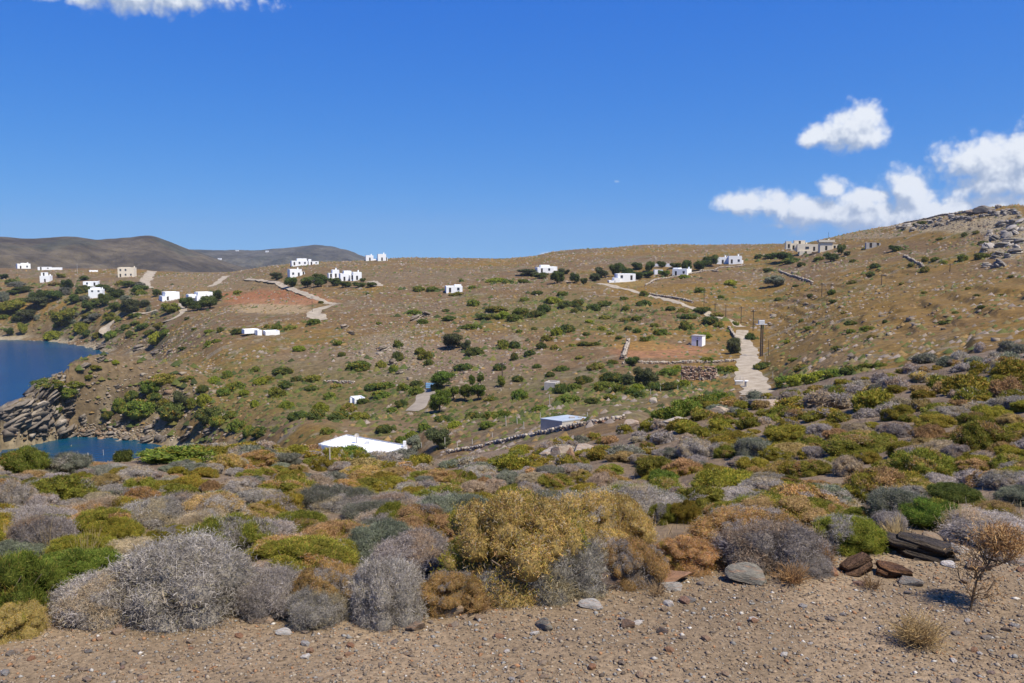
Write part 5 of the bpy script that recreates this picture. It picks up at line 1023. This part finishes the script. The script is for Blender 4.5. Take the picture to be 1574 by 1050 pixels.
# ------------------------------------------------------------------ rocks
def rock_mesh(seed, sub=2, flat=1.0, cuts=7, rough=.10):
    rs = np.random.RandomState(seed); bm = bmesh.new(); bmesh.ops.create_icosphere(bm, subdivisions=sub, radius=1)
    pl = [(unit(rs.normal(size=3)), rs.uniform(.55, .85)) for _ in range(cuts)]
    for v in bm.verts:
        p = np.array(v.co)
        for nrm, d in pl:
            k = p @ nrm
            if k > d: p = p - nrm * (k - d)
        p = p * (1 + rough * (fbm(p[0] * 2.1 + seed, p[1] * 2.1 + p[2] * 1.3, 3, seed)))
        v.co = (p[0], p[1], p[2] * flat)
    me = bpy.data.meshes.new('rock'); bm.to_mesh(me); bm.free(); me.materials.append(M['stone']); return me
ROCK = [rock_mesh(300 + i, 3, 1, 9) for i in range(3)] + [rock_mesh(310 + i, 3, 1, 12, .06) for i in range(3)]
SMALL = [rock_mesh(330 + i, 1, 1, 6, .12) for i in range(6)]
def rock(px, pyb, w, h, label, dep=.8, rz=0, tilt=0, name='rock', cat='rock', me=None, sink=.18, rmin=1, group=None, rx=0, tint=None):
    p = hit(px, pyb, rmin); m = mpp(p); W, H = w * m, h * m; a = math.atan2(p.x, p.y)
    me = me or random.choice(ROCK); o = obj(name, me, loc=(p.x + math.sin(a) * W * dep * .3, p.y + math.cos(a) * W * dep * .3, p.z + H * (.5 - sink)))
    o.scale = (W * .6, W * .6 * dep, H * .62); o.rotation_euler = (R(rx), R(tilt), -a + R(rz))
    if tint:
        mm = M['stone'].copy(); r = [n for n in mm.node_tree.nodes if n.type == 'VALTORGB'][0]
        for el_ in r.color_ramp.elements: el_.color = (*tint, 1)
        c = me.copy(); c.materials.clear(); c.materials.append(mm); o.data = c
    if label: o['label'] = label; o['category'] = cat
    else: queue_label(o, 'loose ' + ('flat stone' if h < w * .5 else 'stone'), px, pyb, cat, group or 'stones along the gravel edge')
    return o
def crag_mesh(seed, col, lo=.16, hi=.5):
    rs = np.random.RandomState(seed); vs, fs4, cc = [], [], []; k = 0; z = -.95; fn = []
    while z < .95:
        th = rs.uniform(lo, hi); n = 7; a0 = np.arange(n) * 6.283 / n + rs.uniform(-.32, .32, n); sx, sy = rs.uniform(.75, 1.02) * math.sqrt(max(.15, 1 - .55 * z * z)), rs.uniform(.6, 1.0) * math.sqrt(max(.15, 1 - .5 * z * z)); off = rs.uniform(-.14, .14, 2)
        rad = rs.uniform(.62, 1.15, n); b = np.stack([np.cos(a0) * rad * sx + off[0], np.sin(a0) * rad * sy + off[1], np.full(n, z) + rs.uniform(-.04, .04, n)], -1); t = b * np.array([rs.uniform(.86, 1), rs.uniform(.86, 1), 1]) + np.array([0, 0, th]) + rs.uniform(-.03, .03, (n, 3))
        vs += [b, t]; c = np.array(col) * rs.uniform(.8, 1.2); cc.append(np.tile(c, (2 * n, 1)))
        fs4 += [(k + i, k + (i + 1) % n, k + n + (i + 1) % n, k + n + i) for i in range(n)]; fn += [list(range(k + n, k + 2 * n)), list(range(k, k + n))[::-1]]; k += 2 * n; z += th * rs.uniform(.75, .98)
    return mk_mesh('crag', np.concatenate(vs), [np.array(fs4), np.array(fn)], np.concatenate(cc), False, M['rock'])
SL = lambda k, c: crag_mesh(k, c, .5, .95)
rock(1418, 862, 124, 21, 'dark slate slab lying at the right gravel edge', .5, -8, 7, me=SL(601, (.15, .12, .095))); rock(1318, 884, 58, 20, 'reddish slate slab propped left of the dark slab', .6, 30, -28, me=SL(602, (.24, .14, .085))); rock(1372, 888, 58, 15, 'rusty orange flat stone under the dark slab', .6, -5, 4, me=SL(603, (.27, .14, .075)))
rock(1150, 898, 60, 30, 'rounded grey boulder at the gravel edge below thorn shrub', .75, 5, 2, tint=(.20, .18, .14)); rock(1436, 836, 34, 16, 'brown wedge stone on top of the slab pile', .6, 30, 24, tint=(.24, .18, .12)); rock(1275, 884, 28, 14, 'small orange-brown stone right of the grey boulder', .7, tint=(.30, .15, .08))
rock(936, 906, 52, 26, 'dark brown rock under the orange bush', .6, 10, 8, tint=(.12, .085, .065)); rock(1025, 898, 70, 16, 'flat rusty stone at the gravel edge right of centre', .6, 12, -6, tint=(.25, .14, .08)); rock(1030, 908, 36, 14, 'pale grey flat stone below the rusty stone', .6, tint=(.33, .30, .26))
rock(910, 936, 36, 13, 'pale flat stone right of the grey twig shrub', .7, tint=(.36, .33, .29)); rock(837, 968, 34, 18, 'grey wedge stone standing on the gravel', .5, -40, -20, tint=(.20, .18, .14)); rock(638, 970, 28, 14, 'small brown wedge stone below the grey shrubs', .6, -20, -14, tint=(.22, .16, .11))
rock(965, 966, 24, 14, 'dark brown round stone on the gravel right of centre', .8, tint=(.15, .10, .07)); rock(1018, 974, 16, 10, 'small dark stone on the gravel', .8, tint=(.10, .08, .07)); rock(690, 948, 50, 20, 'tan buried stone under the ochre lobe', .7, tint=(.27, .20, .13)); rock(405, 958, 36, 12, 'tan stone between grey shrubs at left', .7, tint=(.30, .22, .15))
rock(210, 962, 44, 14, 'flat tan stone left of pale bare twigs', .7, tint=(.28, .21, .15)); rock(438, 976, 24, 9, 'white-grey stone on the left gravel', .7, tint=(.42, .39, .35)); rock(1470, 850, 30, 14, 'pale stone right of the dark slab', .7, tint=(.38, .33, .27)); rock(1340, 848, 20, 12, 'white quartz stone above the reddish slab', .8, tint=(.55, .50, .44))
rock(1460, 872, 22, 9, 'pale pebble below the dark slab', .8, tint=(.55, .5, .45)); rock(1400, 900, 40, 12, 'flat grey stone below rusty orange stone', .7, tint=(.20, .18, .15)); rock(1550, 866, 60, 18, 'grey flat rock at the far right gravel edge', .7, tint=(.24, .20, .16)); rock(1505, 876, 40, 14, 'brown flat rock near the tall dry thistle', .7, tint=(.26, .18, .12))
# boulders on the near slope
rock(865, 708, 34, 30, 'pale boulder in the pile above the ochre mound', .8, 20, 10, tint=(.36, .29, .22), rmin=8); rock(876, 712, 12, 26, 'upright orange standing stone in the boulder pile', .6, 0, 6, tint=(.33, .20, .12), rmin=8); rock(845, 706, 30, 20, 'left pale boulder of the boulder pile', .8, -10, -8, tint=(.38, .32, .25), rmin=8)
rock(900, 700, 40, 18, 'flat pale boulder right of the standing stone', .8, 5, 4, tint=(.33, .27, .21), rmin=8); rock(1175, 626, 44, 14, 'pale rounded boulder below the road end', .8, tint=(.33, .26, .20), rmin=8); rock(970, 656, 26, 12, 'pale brown boulder among shrubs right of the tank', .8, tint=(.33, .26, .20), rmin=8); rock(1040, 655, 40, 14, 'pale boulder below the big green thicket', .8, tint=(.36, .31, .24), rmin=8)
rock(1005, 620, 12, 10, 'small pale stone under the thicket', .8, tint=(.36, .31, .24), rmin=8); rock(1108, 640, 30, 16, 'tan boulder right below the thicket end', .8, tint=(.35, .28, .20), rmin=8)
# hilltop rocks and pale rock face
rock(1512, 328, 28, 13, 'dark flat-topped rock crowning the right hill', .7, 0, 0, tint=(.16, .14, .11), rmin=60); rock(1494, 330, 20, 9, 'smaller dark rock left of the hilltop rock', .7, tint=(.18, .15, .12), rmin=60)
ri = random.Random(3)
CRAG = {}
def crag(px, py, w, h, tilt, i, tint, rmin=100, what='tilted grey strata crag', grp='crags along the headland shore'):
    o = rock(px, py, w, h, 'x', ri.uniform(.6, 1.1), ri.uniform(-60, 60), tilt, rmin=rmin, rx=ri.uniform(-18, 18), sink=.42, name='crag', me=CRAG.setdefault((i % 8, tint), crag_mesh(500 + i, tint))); o.scale[2] *= 1.45; del o['label']; queue_label(o, what, px, py, 'crag', grp)
    return o
for i, (x, y, w, h, t) in enumerate([(14, 664, 60, 26, -24), (40, 650, 60, 24, -26), (62, 668, 46, 18, -20), (86, 660, 50, 20, -26), (110, 672, 44, 16, -18), (30, 632, 50, 18, -28), (60, 612, 46, 16, -30), (92, 590, 50, 14, -26), (128, 572, 56, 14, -24), (150, 560, 40, 10, -20), (140, 674, 40, 14, -14), (170, 678, 44, 14, -12), (200, 682, 40, 14, -16), (230, 686, 40, 14, -20), (252, 684, 26, 22, -40), (10, 645, 30, 20, -24),
      (100, 640, 40, 14, -22), (130, 655, 36, 16, -24), (180, 660, 40, 14, -22), (230, 668, 40, 16, -24), (290, 680, 50, 16, -28), (320, 672, 46, 16, -28), (70, 636, 36, 14, -26), (190, 640, 30, 12, -20), (8, 655, 44, 20, -24), (24, 656, 46, 20, -22), (44, 662, 46, 18, -26), (52, 640, 40, 18, -24), (66, 652, 44, 18, -26), (80, 640, 40, 16, -24), (34, 644, 46, 20, -26), (76, 622, 40, 14, -26), (50, 622, 44, 16, -26), (92, 652, 40, 16, -24), (104, 624, 36, 12, -24), (96, 608, 36, 12, -26), (20, 640, 40, 18, -26), (116, 606, 36, 10, -22), (180, 600, 30, 8, -18), (220, 612, 36, 10, -20), (145, 596, 26, 8, -20), (265, 548, 30, 8, -10), (155, 541, 30, 8, -12), (215, 543, 34, 10, -14), (240, 550, 30, 10, -14)]):
    crag(x + ri.uniform(-4, 4), y - 5, w * (ri.choice([.45, .6, .8, 1.1]) if x < 120 and y > 590 else ri.uniform(.35, .65)), h * (ri.uniform(.55, 1.25) if x < 120 and y > 590 else ri.uniform(.4, .7)), t * ri.uniform(.3, 1.6), i, [(.165, .135, .105), (.21, .175, .135), (.125, .105, .085), (.25, .21, .165)][i % 4])
for i in range(34):
    x = 1385 + i * 5.6 + ri.uniform(-3, 3); y = float(np.interp(x, [1300, 1400, 1500, 1574], [366, 348, 329, 327])) + ri.uniform(-1, 9)
    crag(x, y, ri.uniform(6, 16), ri.uniform(3, 6), ri.uniform(-30, 30), i, [(.30, .26, .215), (.23, .20, .165), (.36, .32, .27)][i % 3], 60, 'pale crest crag', 'crags along the right hill crest')
for i in range(26):
    x, y = 1550 + ri.gauss(0, 20), 362 + ri.gauss(0, 18)
    crag(x, y, ri.uniform(10, 24), ri.uniform(5, 9), ri.uniform(-45, 45), i, [(.33, .29, .245), (.25, .22, .185)][i % 2], 60, 'pale grey crag', 'crags of the pale rock face')
for i, (x, y, w, h) in enumerate([(604, 562, 20, 16), (618, 552, 18, 14), (590, 540, 22, 12), (640, 492, 30, 10), (655, 486, 26, 9), (615, 575, 16, 10), (700, 520, 20, 8), (1310, 552, 18, 7), (1290, 540, 14, 6), (1235, 585, 20, 8), (1450, 507, 16, 5), (1190, 488, 20, 6), (530, 505, 24, 8), (540, 515, 20, 8), (960, 430, 10, 4), (1240, 470, 20, 6)]):
    o = rock(x, y, w * .7, h * .8, 'x', .8, ri.uniform(-60, 60), ri.uniform(-25, 25), rmin=62, sink=.4, me=crag_mesh(700 + i, [(.24, .19, .14), (.19, .15, .11), (.28, .23, .17)][i % 3])); del o['label']; queue_label(o, 'weathered outcrop', x, y, 'outcrop', 'rock outcrops on the slopes')

# ------------------------------------------------------------------ gravel
def gravel():
    rs = np.random.RandomState(21); n = 95000
    a = rs.uniform(R(-40), R(40), n); r = 2.5 + rs.random_sample(n) ** .9 * 4.2; e2 = pchip(LN[2][:, 0], LN[2][:, 1], a); ok = r < e2 * 1.14 + rs.normal(0, .1, n); a, r = a[ok], r[ok]; n = len(a)
    x, y = r * np.sin(a), r * np.cos(a); i = np.clip(np.searchsorted(AZ, a) - 1, 0, len(AZ) - 2); j = np.clip(np.searchsorted(RR, r), 1, len(RR) - 1); t = (a - AZ[i]) / (AZ[i+1] - AZ[i]); u = (r - RR[j-1]) / (RR[j] - RR[j-1])
    z = (Z[i, j-1] * (1-u) + Z[i, j] * u) * (1-t) + (Z[i+1, j-1] * (1-u) + Z[i+1, j] * u) * t
    s = np.clip(np.exp(rs.normal(-5.42, .5, n)), .0016, .013)
    pal = np.array([(.235, .172, .112), (.185, .132, .086), (.29, .232, .165), (.15, .122, .095), (.28, .15, .075), (.22, .205, .18), (.46, .42, .36), (.11, .085, .065)]); w = np.array([6, 5, 4, 3, 2, 2.5, .5, 1.8])
    c = pal[rs.choice(len(pal), n, p=w / w.sum())] * rs.uniform(.8, 1.2, (n, 1))
    o = np.array([(1, 0, 0), (0, 1, 0), (-1, 0, 0), (0, -1, 0), (0, 0, 1), (0, 0, -1)], float); v = o[None] * np.stack([s * rs.uniform(.8, 1.6, n), s, s * rs.uniform(.4, .8, n)], -1)[:, None, :] * rs.uniform(.65, 1.25, (n, 6, 3))
    v = rotz(v, rs.uniform(0, 6.28, n)) + np.stack([x, y, z + s * .15], -1)[:, None, :]; f = np.array([(0, 1, 4), (1, 2, 4), (2, 3, 4), (3, 0, 4), (1, 0, 5), (2, 1, 5), (3, 2, 5), (0, 3, 5)])
    me = mk_mesh('gravel', v.reshape(-1, 3), [(np.arange(n)[:, None, None] * 6 + f[None]).reshape(-1, 3)], np.repeat(c, 6, 0), False, M['pebble'])
    obj('gravel', me, label='fine loose brown gravel covering the clearing', cat='gravel', kind='stuff')
    rs2 = random.Random(8); k = 0
    while k < 120:
        px = rs2.uniform(5, 1570); ed = float(np.interp(px, [0, 300, 700, 900, 1200, 1574], [965, 955, 945, 905, 882, 848])); py = ed + 4 + (rs2.random() ** 1.6) * (1046 - ed)
        w = rs2.uniform(9, 20) * (1.2 if py < ed + 40 else 1); p = hit(px, py); m = mpp(p); a = rs2.uniform(0, 360)
        o = obj('pebble', SMALL[k % 6], loc=(p.x, p.y, p.z + w * m * .1)); o.scale = (w * m * .55, w * m * .42, w * m * rs2.uniform(.18, .32)); o.rotation_euler = (rs2.uniform(-.2, .2), rs2.uniform(-.2, .2), R(a))
        queue_label(o, 'small gravel stone', px, py, 'stone', 'small stones on the gravel'); k += 1
gravel()

# ------------------------------------------------------------------ dry plants in front
def thistle():
    p = hit(1491, 938); m = mpp(p); rs = np.random.RandomState(4); P = []; tips = []
    def loc(px, py, d=0): return np.array([(px - 1491) * m, d, (938 - py) * m * 1.0])
    main = np.array([loc(1491, 942), loc(1494, 918), loc(1503, 892, .02), loc(1514, 868, .0), loc(1530, 845, .02)]); P.append((main, .006, .004))
    for i in range(46):
        b = main[rs.randint(1, 5)] + rs.normal(0, .006, 3); d = unit(np.array([rs.normal(.15, .6), rs.normal(0, .5), abs(rs.normal(.7, .4))])); L = rs.uniform(.05, .19); t = np.linspace(0, 1, 4)[:, None]
        q = b + d * L * t + rs.normal(0, .012, (4, 3)) * t; P.append((q, .0022, .001)); tips.append(q[-1])
        for k in range(3): d2 = unit(d + rs.normal(0, .6, 3)); q2 = q[2] + d2 * rs.uniform(.03, .08) * np.linspace(0, 1, 3)[:, None]; P.append((q2, .0012, .0007)); tips.append(q2[-1])
    e = obj('dry_thistle', None, loc=p, label='tall dry brown thistle leaning right on the gravel', cat='thistle')
    obj('stem', tubes('stem', P, M['straw'], 4, (.17, .11, .06)), e)
    vs = []; n = 2600; c = loc(1540, 832, .02); s = unit(rs.normal(size=(n, 3))) * (rs.random_sample((n, 1)) ** .4) * np.array([.10, .10, .085]); b = c + s
    ex = np.array(tips)[rs.randint(0, len(tips), 900)] + rs.normal(0, .014, (900, 3)); b = np.concatenate([b, ex]); n = len(b); d = unit(rs.normal(size=(n, 3)) + np.array([0, 0, .6])); sd_ = unit(np.cross(d, rs.normal(size=(n, 3)))); L = rs.uniform(.012, .03, (n, 1)); W = .0014
    v = np.stack([b - sd_ * W, b + sd_ * W, b + d * L + sd_ * W * .5, b + d * L - sd_ * W * .5], 1).reshape(-1, 3); col = np.repeat(np.array([(.36, .20, .08), (.42, .27, .12), (.28, .15, .06)])[rs.randint(0, 3, n)], 4, 0)
    obj('seed_heads', mk_mesh('seed_heads', v, [np.arange(n)[:, None] * 4 + np.arange(4)[None]], col, False, M['straw']), e)
thistle()
def tuft(px, py, w, h, label, col, n=420, wid=.0016, seed=1, curl=.5, lift=.02):
    p = hit(px, py); m = mpp(p); rs = np.random.RandomState(seed); P = []; cs = []
    for i in range(n):
        a = rs.uniform(0, 6.28); rr = rs.uniform(0, .25) * w * m; L = rs.uniform(.4, 1.0); el = rs.uniform(.15, 1.4); b = np.array([math.cos(a) * rr, math.sin(a) * rr, lift * rs.random_sample()])
        d = np.array([math.cos(a) * math.cos(el) * w * .5, math.sin(a) * math.cos(el) * w * .5, math.sin(el) * h]) * m * L; t = np.linspace(0, 1, 4)[:, None]
        q = b + d * t + rs.normal(0, .1 * w * m * curl, (4, 3)) * t * np.array([1, 1, .5]); q[:, 2] = np.maximum(q[:, 2], .002); P.append((q, wid, wid * .5)); cs.append(np.array(col) * rs.uniform(.7, 1.3))
    e = obj('dry_tuft', tubes('dry_tuft', P, M['straw'], 3, cols=cs), loc=p, label=label, cat='dry plant')
tuft(1412, 990, 84, 48, 'tangled straw tuft on the right gravel', (.42, .29, .13), 380, .0014, 2, 1.1, .03)
tuft(1216, 896, 60, 34, 'low orange straw tuft right of the grey boulder', (.36, .21, .09), 220, .0014, 3); tuft(1268, 872, 34, 36, 'small orange straw tuft behind the orange stone', (.40, .21, .07), 180, .0014, 4); tuft(1340, 905, 40, 26, 'sparse brown straw tuft under the reddish slab', (.30, .19, .09), 90, .0012, 5)
tuft(1010, 915, 40, 24, 'sparse dry grass tuft below the orange bush', (.34, .23, .12), 90, .0012, 6); tuft(975, 840, 70, 60, 'blond dry grass spray on the orange bush', (.46, .30, .10), 260, .0013, 7); tuft(735, 940, 60, 26, 'sparse orange grass tuft below the ochre mound', (.34, .20, .08), 120, .0012, 8)
def grass_clumps():
    rs = np.random.RandomState(12); protos = []
    for q in range(4):
        P, cs = [], []
        for i in range(70):
            a = rs.uniform(0, 6.28); el = rs.uniform(.5, 1.5); L = rs.uniform(.5, 1.0); t = np.linspace(0, 1, 4)[:, None]; b = np.array([math.cos(a), math.sin(a), 0]) * rs.uniform(0, .12)
            d = np.array([math.cos(a) * math.cos(el) * .7, math.sin(a) * math.cos(el) * .7, math.sin(el)]) * L; P.append((b + d * t + rs.normal(0, .05, (4, 3)) * t, .009, .004)); cs.append(np.array((.42, .31, .15)) * rs.uniform(.7, 1.25))
        protos.append(tubes('grass_tuft', P, M['straw'], 3, cols=cs))
    n = 0
    while n < 70:
        px = rs.uniform(0, 1574); py = rs.uniform(720, 930); p = hit(px, py)
        i, t = interp_az(math.atan2(p.x, p.y)); r = math.hypot(p.x, p.y)
        if r < lr[2][i] * 1.05 or p.y > 22: continue
        o = obj('grass_tuft', protos[n % 4], loc=p - Vector((0, 0, .02))); sc = rs.uniform(.10, .2); o.scale = (sc, sc, sc * rs.uniform(.9, 1.5)); o.rotation_euler = (0, 0, rs.uniform(0, 6.28))
        queue_label(o, 'blond dry grass tuft', px, py - 10, 'grass tuft', 'dry grass tufts between the shrubs'); n += 1
grass_clumps()
def twigs():
    p = hit(272, 962); m = mpp(p); rs = np.random.RandomState(6)
    def l(px, py, d=0): return np.array([(px - 272) * m, d, (962 - py) * m])
    P = [(np.array([l(270, 966), l(266, 945, -.02), l(259, 925, -.02), l(255, 903, -.03)]), .007, .0025), (np.array([l(274, 966), l(276, 948, -.02), l(283, 928, -.02), l(286, 915, -.03)]), .006, .002), (np.array([l(272, 966), l(275, 950, .0), l(268, 930, -.02)]), .005, .002), (np.array([l(278, 966), l(285, 948), l(296, 926, -.02)]), .004, .0015)]
    for i in range(12):
        b = P[rs.randint(0, 4)][0][rs.randint(1, 3)]; d = unit(np.array([rs.normal(), rs.normal(-.2, .4), abs(rs.normal(.7, .3))])); P.append((b + d * rs.uniform(.03, .09) * np.linspace(0, 1, 3)[:, None], .0025, .001))
    obj('bare_twigs', tubes('bare_twigs', P, M['straw'], 5, (.46, .37, .26)), loc=p, label='pale bare dead twigs before the large grey thorn mound', cat='twigs')
twigs()
# dry grass and litter between the shrubs
def litter():
    rs = np.random.RandomState(31); n = 26000; a = rs.uniform(R(-36), R(36), n); r = 3.6 + rs.random_sample(n) ** 1.3 * 40; e2 = pchip(LN[2][:, 0], LN[2][:, 1], a); ok = (r > e2 * (1.02 + .1 * rs.random_sample(n))); a, r = a[ok], r[ok]; n = len(a); x, y = r * np.sin(a), r * np.cos(a)
    z = np.array([height(p, q) for p, q in zip(x, y)]); b = np.stack([x, y, z], -1); d = unit(np.stack([rs.normal(0, .6, n), rs.normal(0, .6, n), np.full(n, .8)], -1)); sd_ = unit(np.cross(d, rs.normal(size=(n, 3)))); L = rs.uniform(.03, .09, (n, 1)); W = (.0006 + .00022 * r)[:, None]
    v = np.stack([b - sd_ * W, b + sd_ * W, b + d * L + sd_ * W * .3, b + d * L - sd_ * W * .3], 1).reshape(-1, 3); col = np.repeat(np.array([(.30, .22, .12), (.24, .17, .09), (.20, .17, .13), (.34, .26, .15)])[rs.randint(0, 4, n)], 4, 0)
    obj('dry_grass', mk_mesh('dry_grass', v, [np.arange(n)[:, None] * 4 + np.arange(4)[None]], col, False, M['straw']), label='thin dry grass between the near shrubs', cat='grass', kind='stuff')
litter()
flush_labels()

# ------------------------------------------------------------------ the air
def haze():
    bm = bmesh.new(); box_bm(bm, -3200, 3200, -600, 4600, -75, 150); m, t = new_mat('haze_air')
    v = N(t, 'ShaderNodeVolumePrincipled', inp={'Density': HAZE, 'Color': (.80, .88, 1.0, 1), 'Anisotropy': 0.2}); o = N(t, 'ShaderNodeOutputMaterial'); t.links.new(v.outputs[0], o.inputs['Volume'])
    bm_obj('haze', bm, m, None, kind='stuff', label='thin blue air haze over the bay and hills', cat='haze')
HAZE = 0.00008
haze()
